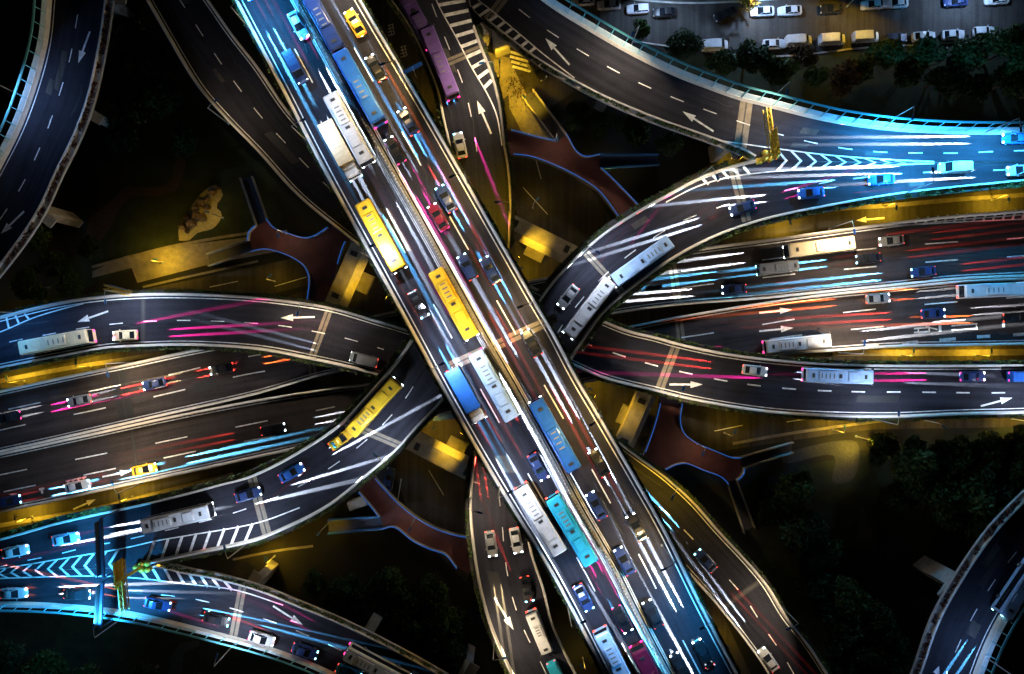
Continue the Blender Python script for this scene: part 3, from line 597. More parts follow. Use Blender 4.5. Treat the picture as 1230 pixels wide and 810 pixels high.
for px, zt, ang, where in (((1150, 297), ZH, 95, "the low highway's upper half, right end"), ((1150, 376), ZH, 95, "the low highway's lower half, right end"), ((950, 327), ZH, 95, "the low highway's upper half, right of centre"), ((950, 396), ZH, 95, "the low highway's lower half, right of centre"), ((110, 482), ZH, 100, "the low highway's upper half, left end"), ((110, 556), ZH, 100, "the low highway's lower half, left end"),
    ((900, 461), ZC, 80, 'the right side ramp, near its white car'), ((1100, 470), ZC, 90, 'the right side ramp, near its right end'), ((62, 405), ZC, 105, 'the left side ramp, near its left end'), ((240, 385), ZC, 90, 'the left side ramp, in its middle'), ((892, 715), ZC, -45, 'the lower right ramp'), ((228, 55), ZC, 30, 'the dark ramp at the upper left, near the top'), ((318, 160), ZC, 40, 'the dark ramp at the upper left, lower down'),
    ((250, 625), ZT, 75, 'the curve from the left, near its fork'), ((800, 273), ZT, 120, 'the curve from the right, at the bend'), ((985, 222), ZT, 100, 'the curve from the right, near its fork'), ((1130, 175), ZT, 90, 'the upper right curve, near its right end')):
    pier(px, zt, ang + 90 if zt != ZH else ang - 5, 'concrete pier under ' + where)
# portal piers lit yellow next to the wide highway: beam, column, footing
M_PORTAL = mat('portal_concrete', (.40, .36, .27), .8, noise=.25, scale=.7, bump=.2)
def portal(a, b, zt, fx, label, dirn, depth=2.6):
    pa, pb = P(*a, zt), P(*b, zt); mid = P(*fx, zt); ax = (pb - pa); L = ax.length; rz = math.atan2(ax.y, ax.x)
    o = empty('portal_pier', ((pa.x + pb.x) / 2, (pa.y + pb.y) / 2, 0), rz)
    k = (mid - (pa + pb) / 2).dot(ax.normalized())
    bm = bmesh.new(); sg = -1 if dirn < 0 else 1
    pr = [(-sg * depth / 2, zt), (sg * depth / 2, zt), (sg * (depth / 2 + 1.1), zt - 1.3), (sg * (depth / 2 + 1.1), zt - 2.0), (-sg * depth / 2, zt - 2.0)]
    A_ = [bm.verts.new((-L / 2, y, z)) for y, z in pr]; B_ = [bm.verts.new((L / 2, y, z)) for y, z in pr]; bm.faces.new(A_); bm.faces.new(B_[::-1])
    for q in range(5): bm.faces.new((A_[q], A_[(q + 1) % 5], B_[(q + 1) % 5], B_[q]))
    link('cross_beam', bm_mesh('cross_beam', bm, M_PORTAL), o)
    bm = bmesh.new(); bbox(bm, k - 1.7, k + 1.7, -depth / 2 + .2, depth / 2 - .2, .9, zt - 2.0, .1); link('column', bm_mesh('column', bm, M_PORTAL), o)
    bm = bmesh.new(); y0, y1 = (-depth / 2 - 2.1, depth / 2) if dirn < 0 else (-depth / 2, depth / 2 + 2.1)
    bbox(bm, k - 1.9, k + 1.9, y0, y1, 0, 1.1, .1); link('footing', bm_mesh('footing', bm, M_PORTAL), o)
    bm = bmesh.new()
    bbox(bm, -.45, .45, -depth / 4, depth / 4, 0, .22, .03); bp_ = bm_mesh('bearing_pad', bm, M_RUBBER)
    for q in (-.35, .35): link('bearing_pad', bp_, o, (q * L, 0, zt + .003))
    return tag(o, label, 'bridge pier', 'yellow lit portal piers round the wide highway')
portal((606, 262), (694, 306), 8.2, (650, 286), 'yellow lit portal pier right of the wide highway, above the centre', -1)
portal((398, 366), (430, 294), 8.2, (415, 331), 'yellow lit portal pier left of the wide highway, below the red deck', -1)
portal((488, 530), (573, 574), 8.2, (538, 556), 'yellow lit portal pier left of the wide highway, below the centre', 1)
portal((775, 472), (745, 540), 8.2, (760, 505), 'yellow lit portal pier right of the wide highway, below the centre', 1)

# ------------------------------------------------------------------ footbridges with blue light tubes on the rails
def footbridge(px, rails, stubs, label):
    o = slab('footbridge', px, ZW, [M_RED, M_PIER], .5)
    for p in o.data.polygons: p.material_index = 0 if p.normal.z > .9 else 1
    tag(o, label, 'footbridge', 'red decked footbridges in the corners')
    for rl in rails:
        c = resample(curve(rl, ZW), step=.8)[0]; t = tangents(c); d = np.stack([-t[:, 1], t[:, 0], 0 * t[:, 0]], 1)
        v, f = sweep(c, d, [(-.04, .02), (.04, .02), (.04, 1.05), (-.04, 1.05)]); rr = fixn(mesh_obj('railing', v, f, M_STEEL, o))
        v, f = sweep(c, d, [(-.07, 1.06), (.07, 1.06), (.07, 1.16), (-.07, 1.16)]); fixn(mesh_obj('light_tube', v, f, M_LED, rr))
    for (a, b, e, f_), lit in stubs:     # ramps down to the ground: a, b at the deck; e, f_ at the far end
        A_, B_, E_, F_ = P(*a, ZW - .03), P(*b, ZW - .03), P(*e, .3), P(*f_, .3); th = Vector((0, 0, .3))
        st = mesh_obj('ramp', [A_, B_, F_, E_, A_ - th, B_ - th, F_ - th, E_ - th], [(0, 1, 2, 3), (7, 6, 5, 4), (0, 4, 5, 1), (1, 5, 6, 2), (2, 6, 7, 3), (3, 7, 4, 0)], mat('ramp_deck', (.05, .05, .075), .7, noise=.2), o); fixn(st)
        for p, q in ((A_, E_), (B_, F_)):
            c = resample([p, q], n=12)[0]; t = tangents(c); d = np.stack([-t[:, 1], t[:, 0], 0 * t[:, 0]], 1)
            v, f = sweep(c, d, [(-.1, 0), (.1, 0), (.1, 1.0), (-.1, 1.0)]); fixn(mesh_obj('handrail', v, f, M_CONC if not lit else M_BLUEP, st))
    return o
footbridge([(600, 153), (616, 159), (643, 166), (667, 171), (680, 163), (693, 185), (703, 190), (720, 187), (721, 203), (738, 219), (762, 244), (790, 272), (770, 292), (740, 258), (718, 230), (689, 211), (659, 197), (635, 189), (619, 187), (600, 184)],
    [[(614, 158), (643, 166), (667, 171)], [(680, 163), (693, 185), (703, 190), (720, 187)], [(721, 203), (738, 219), (765, 247)], [(742, 261), (718, 230), (689, 211), (659, 197), (635, 189), (617, 187)]],
    [(((667, 171), (680, 163), (627, 118), (640, 109)), 0), (((720, 187), (721, 203), (790, 187), (791, 199)), 1)], 'red decked footbridge with blue lit rails right of the two top ramps')
footbridge([(300, 289), (301, 280), (310, 271), (322, 264), (331, 275), (344, 280), (369, 287), (384, 282), (395, 274), (420, 262), (440, 285), (415, 291), (407, 318), (396, 350), (391, 375), (371, 375), (373, 333), (367, 320), (353, 310), (335, 303), (320, 300), (304, 303)],
    [[(300, 290), (301, 280), (309, 272)], [(322, 264), (331, 275), (344, 280), (369, 287), (384, 282), (395, 274)], [(416, 291), (411, 304), (407, 318)], [(371, 362), (373, 333), (367, 320), (353, 310), (335, 303), (320, 300), (304, 303)]],
    [(((309, 271), (322, 264), (290, 215), (304, 213)), 0), (((300, 289), (304, 303), (250, 306), (252, 320)), 0)], 'dark red footbridge junction left of the wide highway in the upper left part')
footbridge([(792, 470), (792, 484), (785, 511), (774, 542), (770, 560), (785, 575), (798, 563), (811, 557), (822, 555.5), (844, 564), (865, 572), (873, 580), (884, 575.5), (891, 569), (892, 562), (888, 549), (878, 549), (860, 542), (831, 529), (819, 518), (815.5, 504), (818, 484), (818, 470)],
    [[(792, 484), (785, 511), (774, 542)], [(798, 563), (811, 557), (822, 555.5), (844, 564), (865, 572), (873, 580)], [(884, 575.5), (891, 569), (892, 562)], [(888, 549), (878, 549), (860, 542), (831, 529), (819, 518), (815.5, 504), (818, 484)]],
    [(((873, 580), (884, 575.5), (893, 640), (905, 633)), 0), (((888, 549), (892, 562), (951, 531), (951, 543)), 0)], 'red decked footbridge with blue lit rails on the lower right, below the curved ramp')
footbridge([(425, 580), (432, 590), (457, 620), (460.5, 634), (474, 631), (497, 648), (517, 657.6), (536.6, 664.5), (549, 681), (562, 690), (580, 674), (575, 645), (560, 644), (542.5, 640), (523, 633), (499, 619), (479, 603), (463.5, 587), (452, 574), (445, 562)],
    [[(432, 590), (445, 605), (457, 620)], [(460, 634), (474, 631), (497, 648), (517, 657.6), (536, 664.5), (549, 681)], [(452, 574), (463.5, 587), (479, 603), (499, 619), (523, 633), (542.5, 640), (562, 644)]],
    [(((457, 620), (460, 634), (395, 624), (395, 640)), 1)], 'red decked footbridge with blue lit rails on the lower left, beside the bottom ramp')

# ------------------------------------------------------------------ street lamps
def light_data(name, col, power, size=math.radians(150), blend=.6, soft=.25):
    l = bpy.data.lights.new(name, 'SPOT'); l.color = col; l.energy = power; l.spot_size = size; l.spot_blend = blend; l.shadow_soft_size = soft
    return l
def throw(l, kind, strength):
    """optics that send more light far out than near, as lamps for roads do"""
    l.use_nodes = True; tr = l.node_tree; fo = tr.nodes.new('ShaderNodeLightFalloff'); fo.inputs['Strength'].default_value = strength
    tr.links.new(fo.outputs[kind], tr.nodes['Emission'].inputs['Strength'])
WARM, AMBER, COOL, CYAN = (1, .78, .52), (1, .60, .03), (.70, .80, 1), (.05, .46, 1)
LD = {}
LAMP_GAIN = 2.3
def lamp_mesh(h, arm):
    bm = bmesh.new(); tube(bm, (0, 0, 0), (0, 0, h), .11, .07); tube(bm, (0, 0, 0), (0, 0, .5), .2, .16); me1 = bm_mesh('pole', bm, M_STEEL, True)
    bm = bmesh.new(); tube(bm, (0, 0, h - .05), (arm * .5, 0, h + .25), .06, .05); tube(bm, (arm * .5, 0, h + .25), (arm, 0, h + .3), .05, .05); me2 = bm_mesh('arm', bm, M_STEEL, True)
    bm = bmesh.new(); bbox(bm, arm - .15, arm + .75, -.17, .17, h + .22, h + .4, .05); me3 = bm_mesh('lamp_head', bm, M_BLUEP)
    return me1, me2, me3
LM = {}
def street_lamp(base, z, toward, colour, power, label, h=8.5, arm=1.6, cone=112):
    TILT = -36 if h > 6 else -10
    b = P(*base, z); tdir = P(*toward, z) - b; rz = math.atan2(tdir.y, tdir.x)
    key = (h, arm)
    if key not in LM: LM[key] = lamp_mesh(h, arm)
    o = empty('street_lamp', b, rz); tag(o, label, 'street lamp', 'street lamps on the decks and streets')
    for nm, me in zip(('pole', 'arm', 'lamp_head'), LM[key]): p = link(nm, me, o)
    bm = bmesh.new(); bbox(bm, arm, arm + .62, -.12, .12, h + .17, h + .23, .02)
    mn = 'lamp_lens_%d%d%d' % tuple(int(c * 9) for c in colour)
    link('lens', bm_mesh('lens', bm, mat(mn, colour, .3, emit=colour, estr=25, sample=False)), p)
    k = (colour, power, cone)
    if k not in LD: LD[k] = light_data('street_lamp_light', colour, power * LAMP_GAIN * (.72 if z == ZM else .8 if h < 6 else 1), math.radians(cone), .35, .3)
    l = bpy.data.objects.new('street_lamp_light', LD[k]); COL.objects.link(l); l.parent = o; l.location = (arm + .35, 0, h + .1); l.scale = (1, 2.1 if h > 6 else 1, 1); l.rotation_euler = (0, math.radians(TILT), 0)
    return o
LAMPS = [  # base, deck height, towards, colour, power, label
 ((486, 100), ZM, (420, 120), (1, .66, .24), 6500, 'street lamp on the upper right parapet of the wide highway, nearest the top'),
 ((637, 366), ZM, (560, 400), (1, .66, .24), 7000, 'street lamp on the upper right parapet of the wide highway, middle one'),
 ((795, 655), ZM, (720, 690), (1, .70, .30), 7500, 'street lamp on the upper right parapet of the wide highway, nearest the bottom'),
 ((371, 172), ZM, (440, 140), (.45, .66, 1), 3300, 'street lamp on the lower left parapet of the wide highway, nearest the top'),
 ((524, 441), ZM, (590, 410), COOL, 6500, 'street lamp on the lower left parapet of the wide highway, middle one'),
 ((681, 726), ZM, (745, 690), (.45, .66, 1), 5500, 'street lamp on the lower left parapet of the wide highway, nearest the bottom'),
 ((304, 40), ZM, (370, 0), CYAN, 17000, 'street lamp with blue light at the upper left end of the wide highway'),
 ((430, -12), ZM, (370, 20), WARM, 6500, 'street lamp just above the frame on the wide highway'),
 ((447, 311), ZM, (500, 285), COOL, 6000, 'added lamp on the lower left parapet of the wide highway, beside the upper yellow bus'),  # added to fill the dark stretch of deck round the yellow bus
 ((838, 719), ZM, (785, 745), CYAN, 9000, 'added lamp with blue light on the upper right parapet of the wide highway, lowest'),  # added for the cyan wash over the lanes beside it
 ((562, 222), ZM, (500, 250), (1, .66, .24), 6000, 'added lamp on the upper right parapet of the wide highway, second from the top'),  # this and the next two are added to even out the deck lighting
 ((716, 494), ZM, (650, 530), (1, .66, .24), 6500, 'added lamp on the upper right parapet of the wide highway, below the middle'),
 ((600, 583), ZM, (660, 550), COOL, 6000, 'added lamp on the lower left parapet of the wide highway, below the middle'),
 ((1180, 161), ZT, (1180, 190), CYAN, 21000, 'added lamp behind the tall screen at the right end of the upper right curve'),  # this and the next are added to widen the cyan pool on the decks
 ((1085, 233), ZT, (1080, 205), CYAN, 15000, 'added lamp on the lower parapet of the curve from the right, right end'),
 ((1063, 148), ZT, (1055, 185), CYAN, 21000, 'street lamp behind the tall screen of the upper right curve, right of the tree row'),
 ((925, 120), ZT, (915, 150), WARM, 4200, 'street lamp behind the tall screen of the upper right curve, above the yellow sign'),
 ((757, 58), ZT, (740, 80), WARM, 3800, 'street lamp behind the tall screen of the upper right curve, by the parked cars'),
 ((150, 740), ZT, (150, 700), CYAN, 14000, 'street lamp outside the lower left curve, the left one'),
 ((283, 772), ZT, (295, 735), COOL, 5000, 'street lamp outside the lower left curve, the right one'),
 ((275, 149), ZC, (300, 130), WARM, 900, 'street lamp on the dark ramp in the upper left, left parapet'),
 ((27, 116), ZO, (60, 130), (.30, .52, 1), 2200, 'street lamp outside the curve in the upper left corner'),
 ((996, 275), ZH, (1000, 310), WARM, 4200, 'street lamp on the upper parapet of the low highway, right half'),
 ((160, 435), ZH, (170, 470), WARM, 3200, 'street lamp on the upper parapet of the low highway, left half'),
 ((172, 580), ZH, (160, 540), WARM, 3200, 'street lamp on the lower parapet of the low highway, left half'),
 ((1008, 424), ZH, (1010, 390), WARM, 4200, 'street lamp on the lower parapet of the low highway, right half'),
 ((1046, 503), ZC, (1046, 470), COOL, 3600, 'street lamp on the lower parapet of the right ramp, under the tall trees'),
 ((800, 474), ZC, (815, 445), WARM, 3200, 'street lamp on the lower parapet of the right ramp, beside its joint'),
 ((1225, 498), ZC, (1225, 470), COOL, 3600, 'street lamp on the lower parapet of the right ramp, at the right edge'),
 ((160, 353), ZC, (165, 385), COOL, 4000, 'street lamp on the upper parapet of the left ramp, above the merging arrow'),
 ((378, 367), ZC, (372, 400), WARM, 3200, 'street lamp on the upper parapet of the left ramp, beside its joint'),
 ((20, 376), ZC, (30, 410), (.10, .40, 1), 2600, 'street lamp on the upper parapet of the left ramp, at the left edge'),
 ((700, 303), ZT, (735, 330), COOL, 3800, 'street lamp on the upper parapet of the ramp curving from the right, at the bend'),
 ((838, 215), ZT, (850, 245), WARM, 3800, 'street lamp on the upper parapet of the ramp curving from the right, near its fork'),
 ((473, 545), ZT, (445, 520), COOL, 3800, 'street lamp on the lower parapet of the ramp curving from the left, at the bend'),
 ((298, 652), ZT, (290, 610), COOL, 3800, 'street lamp on the lower parapet of the ramp curving from the left, near its fork'),
 ((594, 98), ZT, (560, 105), WARM, 3800, 'street lamp on the right parapet of the ramp leaving at the top'),
 ((612, 255), ZT, (580, 255), AMBER, 3000, 'street lamp on the right parapet of the ramp leaving at the top, lower one'),
 ((566, 597), ZT, (600, 605), WARM, 3600, 'street lamp on the left parapet of the ramp leaving at the bottom, upper one'),
 ((594, 765), ZT, (630, 755), WARM, 3600, 'street lamp on the left parapet of the ramp leaving at the bottom, lower one'),
 ((935, 725), ZC, (900, 740), WARM, 3000, 'street lamp on the right parapet of the ramp entering at the bottom right'),
 ((800, 573), ZC, (785, 600), AMBER, 2600, 'street lamp on the right parapet of the lower right ramp, near the red deck'),
 ((1180, 787), ZO, (1150, 775), (.30, .52, 1), 2000, 'street lamp outside the curve in the lower right corner'),
 ((1017, 8), 0, (1010, 35), AMBER, 2000, 'street lamp between the parked cars on the top right street'),
 ((780, -2), 0, (790, 30), (.45, .66, 1), 2700, 'street lamp on the top right street, left end'),
 ((905, -4), 0, (905, 30), (.40, .62, 1), 5040, 'street lamp on the top right street, above the two white cars'),
 ((1150, -10), 0, (1150, 25), (.40, .62, 1), 3960, 'street lamp on the top right street, right end')]
for b, z, t, c_, p_, lab in LAMPS: street_lamp(b, z, t, c_, p_, lab)
# low sodium lamps on the lanes between and under the decks
for b, t, p_, lab in (((1060, 249), (1060, 262), 520, 'low sodium lamp in the lit lane above the low highway, right'), ((1190, 240), (1190, 252), 480, 'low sodium lamp in the lit lane above the low highway, at the right edge'), ((935, 266), (940, 280), 350, 'low sodium lamp in the lit lane above the low highway, near the curved ramp'),
    ((1080, 427), (1080, 420), 420, 'low sodium lamp in the planted strip below the low highway, right'), ((1170, 427), (1170, 420), 420, 'low sodium lamp in the planted strip below the low highway, at the right edge'), ((30, 458), (30, 448), 480, 'low sodium lamp in the lit lane above the low highway, left edge'), ((110, 440), (110, 432), 420, 'low sodium lamp in the lit lane above the low highway, left'),
    ((40, 620), (40, 610), 480, 'low sodium lamp in the lit lane below the low highway, left edge'), ((160, 596), (160, 590), 380, 'low sodium lamp in the lit lane below the low highway, left'), ((330, 668), (330, 655), 260, 'low sodium lamp beside the yellow pier of the lower left curve'),
    ((196, 316), (230, 312), 320, 'low sodium lamp on the lit path left of the red deck'), ((268, 262), (255, 258), 35, 'low sodium lamp beside the rockery'), ((632, 132), (625, 120), 260, 'low sodium lamp on the paved wedge right of the top ramp'), ((600, 92), (602, 75), 260, 'low sodium lamp under the fork of the two top ramps'), ((872, 196), (868, 188), 420, 'low sodium lamp under the fork on the right'),
    ((1028, 524), (1042, 532), 1500, 'low sodium lamp shining into the tree below the right ramp'), ((1000, 516), (1000, 510), 260, 'low sodium lamp on the road below the right ramp'), ((1215, 503), (1215, 515), 260, 'low sodium lamp below the right ramp at the right edge'), ((890, 8), (892, 12), 260, 'low sodium lamp under the yellow tree on the top right street')):
    street_lamp(b, 0, t, AMBER, p_ * 5.0, lab, 4.5, .7, 165)
for b, t, lab in (((667, 170), (668, 185), 'added lamp post on the red footbridge right of the top ramps'), ((344, 281), (350, 300), 'added lamp post on the dark red footbridge left of the wide highway'), ((838, 533), (832, 545), 'added lamp post on the red footbridge below the right side ramp'), ((500, 620), (495, 632), 'added lamp post on the red footbridge beside the bottom ramp')):
    street_lamp(b, ZW, t, WARM, 150, lab, 5.0, .8, 165)  # posts added to brighten the footbridge decks
for b, t, p_, lab in (((620, 330), (630, 322), 900, 'added low lamp in the gap right of the wide highway, above the centre'), ((700, 462), (715, 470), 900, 'added low lamp in the gap right of the wide highway, below the centre'), ((505, 380), (480, 372), 700, 'added low lamp in the gap left of the wide highway, above the centre'), ((528, 505), (520, 515), 900, 'added low lamp in the gap left of the wide highway, below the centre'), ((745, 500), (740, 512), 500, 'added low lamp beside the lower right portal pier'), ((860, 770), (868, 760), 500, 'added low lamp in the strip between the wide highway and the lower right ramp'),
    ((700, 790), (690, 780), 350, 'added low lamp in the strip left of the wide highway at the bottom'), ((510, 130), (505, 120), 250, 'added low lamp in the strip between the wide highway and the top ramp'), ((870, 520), (875, 512), 400, 'added low lamp on the road under the right side ramp'), ((330, 338), (340, 330), 260, 'added low lamp on the road below the dark red footbridge'), ((395, 628), (385, 640), 260, 'added low lamp left of the lower left footbridge'), ((640, 250), (650, 240), 160, 'added low lamp on the dark road below the red footbridge'), ((1110, 505), (1120, 512), 500, 'added low lamp on the road below the right side ramp, further right'), ((720, 215), (735, 210), 200, 'added low lamp beside the ramp of the red footbridge')):
    street_lamp(b, 0, t, AMBER, p_ * .8, lab, 4.5, .7, 165)  # extra lamps, put in for a yellow halo on the ground under the decks
# floodlights on the ground turned on the portal piers
def floodlight(px, at, power, label, z=0.0, zt=6.5, hs=.5):
    b = P(*px, z); t = P(*at, zt); d = t - b
    o = empty('floodlight', b, math.atan2(d.y, d.x)); tag(o, label, 'floodlight', 'floodlights turned on the portal piers')
    bm = bmesh.new(); tube(bm, (0, 0, 0), (0, 0, hs), .06); bbox(bm, -.25, .25, -.3, .3, 0, .06, .01); link('stand', bm_mesh('stand', bm, M_TRIM), o)
    bm = bmesh.new(); bbox(bm, -.12, .16, -.3, .3, hs, hs + .35, .04); hd = link('lamp_head', bm_mesh('lamp_head', bm, M_TRIM), o)
    bm = bmesh.new(); bbox(bm, .161, .175, -.26, .26, hs + .04, hs + .31); link('lens', bm_mesh('lens', bm, mat('flood_lens', AMBER, .3, emit=AMBER, estr=12, sample=False)), hd)
    k = ('flood', power)
    if k not in LD: LD[k] = light_data('floodlight_beam', AMBER, power, math.radians(62), .8, .15)
    l = bpy.data.objects.new('floodlight_beam', LD[k]); COL.objects.link(l); l.parent = o; l.location = (.24, 0, hs + .18)
    el = math.atan2(d.z - hs - .18, d.xy.length); l.rotation_euler = (0, -math.pi / 2 - el, 0); l.rotation_euler = (0, -(math.pi / 2 + el), 0)
    return o
floodlight((888, 190), (911, 185), 1500, 'added floodlight at the nose of the right gore to brighten the yellow sign', ZT, ZT + 6)  # both gore floodlights are added to brighten the backs of the sign panels
floodlight((193, 679), (171, 682), 1500, 'added floodlight at the nose of the left gore to brighten the yellow sign', ZT, ZT + 6)
floodlight((622, 318), (650, 288), 5500, 'floodlight on a mast facing the portal pier above the centre, right of the highway', 0, 5.0, 11.0)
floodlight((478, 362), (425, 336), 5500, 'floodlight on a mast facing the portal pier left of the highway, below the red deck', 0, 5.0, 11.0)
floodlight((560, 510), (535, 548), 5500, 'floodlight on a mast facing the portal pier below the centre, left of the highway', 0, 5.0, 11.0)
floodlight((705, 470), (758, 500), 5500, 'floodlight on a mast facing the portal pier below the centre, right of the highway', 0, 5.0, 11.0)
# ------------------------------------------------------------------ vehicles
def wheels(parts, xs, y, r=.32, w=.22):
    bm = bmesh.new(); tube(bm, (0, -w / 2, 0), (0, w / 2, 0), r, n=16); ty = bm_mesh('wheel', bm, M_TYRE, True)
    bm = bmesh.new(); tube(bm, (0, -w / 2 - .01, 0), (0, w / 2 + .01, 0), r * .62, n=12); rm = bm_mesh('rim', bm, M_RIM)
    for x in xs:
        for s in (-1, 1): parts.append(('wheel', ty, (x, s * y, r), [('rim', rm, (0, 0, 0))]))
def loft(bm, secs):
    """secs: (x, [(y, z) half profile bottom to top])"""
    rings = []
    for x, pr in secs: rings.append([bm.verts.new((x, y, z)) for y, z in pr] + [bm.verts.new((x, -y, z)) for y, z in pr[::-1]])
    for A_, B_ in zip(rings, rings[1:]):
        n = len(A_)
        for i in range(n): bm.faces.new((A_[i], A_[(i + 1) % n], B_[(i + 1) % n], B_[i]))
    bm.faces.new(rings[0]); bm.faces.new(rings[-1][::-1])
def paint_mat(name, col, metal=0.0): return mat('paint_' + name, col, .3, metal, noise=.13, scale=.9, spec=.5)
PAINT = dict(white=(.55, .56, .58), silver=(.50, .51, .53), grey=(.20, .21, .22), black=(.015, .015, .018), blue=(.02, .11, .42), dark_blue=(.02, .04, .13), cyan=(.03, .42, .62), yellow=(.80, .50, .03), cream=(.72, .58, .36), red=(.45, .02, .03), maroon=(.16, .012, .04), purple=(.14, .08, .26), pale_blue=(.36, .52, .75), green=(.05, .22, .12))
PROTO = {}
def lamp_quads(parts, xf, xr, yl, z, hw, mh, mt, zt=None, tw=None):
    bm = bmesh.new(); bbox(bm, -.16, .05, -hw, hw, -.07, .07, .03); h = bm_mesh('headlight', bm, mh)
    bm = bmesh.new(); bbox(bm, -.05, .12, -hw, hw, -.08, .08, .03); t = bm_mesh('taillight', bm, mt)
    for s in (-1, 1): parts.append(('headlight', h, (xf, s * yl, z), []))
    for s in (-1, 1): parts.append(('taillight', t, (xr, s * yl, zt or z), []))
def proto(kind, colour, lit, hc, tc_):
    key = (kind, colour, lit, hc, tc_)
    if key in PROTO: return PROTO[key]
    mp = paint_mat(colour, PAINT[colour]); parts = []
    mh = (M_HEADC if hc == 'c' else M_HEADL) if lit else M_HOFF; mt = (M_TAILM if tc_ == 'm' else M_TAIL) if lit else M_TOFF
    if kind in ('car', 'taxi', 'hatchback'):
        hb = kind == 'hatchback'; rear = -1.95 if hb else -2.2
        lo = [(rear, [(.62, .42), (.74, .55), (.74, .82), (.55, .92)]), (rear + .18, [(.78, .28), (.88, .5), (.87, .86), (.66, .98)]), (-1.3, [(.82, .22), (.92, .5), (.89, .90), (.74, 1.0)]), (0.0, [(.83, .2), (.93, .5), (.90, .89), (.76, .98)]), (.85, [(.82, .2), (.92, .5), (.89, .86), (.72, .95)]), (1.6, [(.80, .22), (.90, .48), (.84, .74), (.60, .84)]), (2.08, [(.74, .28), (.82, .45), (.74, .62), (.5, .70)]), (2.25, [(.58, .34), (.66, .46), (.6, .56), (.4, .60)])]
        bm = bmesh.new(); loft(bm, lo)
        x0, x1 = (-1.75, .1) if hb else (-1.15, .05)
        loft(bm, [(x0, [(.50, 1.36), (.58, 1.37), (.56, 1.41), (.4, 1.43)]), (x0 + .25, [(.54, 1.40), (.62, 1.41), (.6, 1.46), (.42, 1.48)]), ((x0 + x1) / 2, [(.56, 1.43), (.64, 1.44), (.62, 1.49), (.44, 1.51)]), (x1, [(.54, 1.38), (.62, 1.39), (.6, 1.44), (.42, 1.46)])])
        for s in (-1, 1): tube(bm, (x1, s * .58, 1.41), (.92, s * .72, .93), .035, n=6); tube(bm, (x0 + .1, s * .56, 1.38), ((-1.9 if hb else -1.75), s * .70, .98), .05, n=6); tube(bm, (-.5, s * .62, 1.43), (-.5, s * .80, .93), .04, n=6)
        body = bm_mesh('body', bm, mp, False); parts.append(('body', body, (0, 0, 0), []))
        bm = bmesh.new(); xb = -1.9 if hb else -1.8
        vb = [(xb, .70, .97), (.95, .72, .93), (x1 + .02, .57, 1.405), (x0, .55, 1.385)]
        A_ = [bm.verts.new(v) for v in vb]; B_ = [bm.verts.new((x, -y, z)) for x, y, z in vb]
        bm.faces.new(A_); bm.faces.new(B_[::-1])
        for i in range(4): bm.faces.new((A_[i], A_[(i + 1) % 4], B_[(i + 1) % 4], B_[i]))
        parts.append(('window_glass', bm_mesh('window_glass', bm, M_GLASS), (0, 0, 0), []))
        wheels(parts, (1.38, -1.35), .80)
        lamp_quads(parts, 2.12, rear + .02, .60, .66, .17, mh, mt, .80)
        bm = bmesh.new(); bbox(bm, -.08, .08, -.1, .1, -.06, .07, .03); mm = bm_mesh('wing_mirror', bm, mp)
        for s in (-1, 1): parts.append(('wing_mirror', mm, (.72, s * 1.0, .98), []))
        if kind == 'taxi':
            bm = bmesh.new(); bbox(bm, -.1, .1, -.32, .32, 0, .14, .03); parts.append(('roof_light', bm_mesh('roof_light', bm, mat('taxi_light', (.8, .6, .2), .3, emit=(1, .7, .2), estr=2.0, sample=False)), (-.45, 0, 1.5), []))
        spec = (2.2, rear, .62, .68)
    elif kind == 'van':
        bm = bmesh.new()
        loft(bm, [(-2.5, [(.80, .4), (.86, .7), (.84, 1.5), (.70, 1.95)]), (-2.42, [(.86, .3), (.94, .7), (.90, 1.6), (.76, 2.08)]), (0, [(.88, .28), (.96, .7), (.92, 1.6), (.80, 2.12)]), (.9, [(.88, .28), (.96, .7), (.91, 1.55), (.76, 2.05)]), (1.7, [(.86, .28), (.94, .65), (.88, 1.05), (.72, 1.22)]), (2.3, [(.80, .32), (.88, .55), (.82, .88), (.62, .98)]), (2.5, [(.68, .36), (.76, .5), (.70, .7), (.5, .8)])])
        for x in (-1.9, -1.1, -.3): bbox(bm, x, x + .5, -.7, .7, 2.07, 2.13, .02)
        parts.append(('body', bm_mesh('body', bm, mp), (0, 0, 0), []))
        bm = bmesh.new(); q = [bm.verts.new(v) for v in ((.98, .74, 2.0), (1.72, .72, 1.24), (1.72, -.72, 1.24), (.98, -.74, 2.0))]; bm.faces.new(q)
        for v in q: v.co += Vector((.03, 0, .03))
        for s in (-1, 1):
            q = [bm.verts.new(v) for v in ((-2.2, s * .935, 1.15), (.9, s * .94, 1.15), (.6, s * .875, 1.8), (-2.2, s * .86, 1.8))]; bm.faces.new(q)
        parts.append(('window_glass', bm_mesh('window_glass', bm, M_GLASS), (0, 0, 0), []))
        wheels(parts, (1.55, -1.5), .84, .35); lamp_quads(parts, 2.36, -2.48, .66, .82, .16, mh, mt, 1.0)
        bm = bmesh.new(); bbox(bm, -.08, .08, -.1, .1, -.1, .12, .03); mm = bm_mesh('wing_mirror', bm, M_TRIM)
        for s in (-1, 1): parts.append(('wing_mirror', mm, (1.3, s * 1.06, 1.3), []))
        spec = (2.4, -2.45, .62, .85)
    elif kind in ('bus', 'coach', 'minibus'):
        L = {'bus': 11.6, 'coach': 12.0, 'minibus': 7.2}[kind]; wd = 1.25 if kind != 'minibus' else 1.05; h = {'bus': 3.0, 'coach': 3.4, 'minibus': 2.6}[kind]
        bm = bmesh.new(); bbox(bm, -L / 2, L / 2, -wd, wd, .35, h, .3, 4)
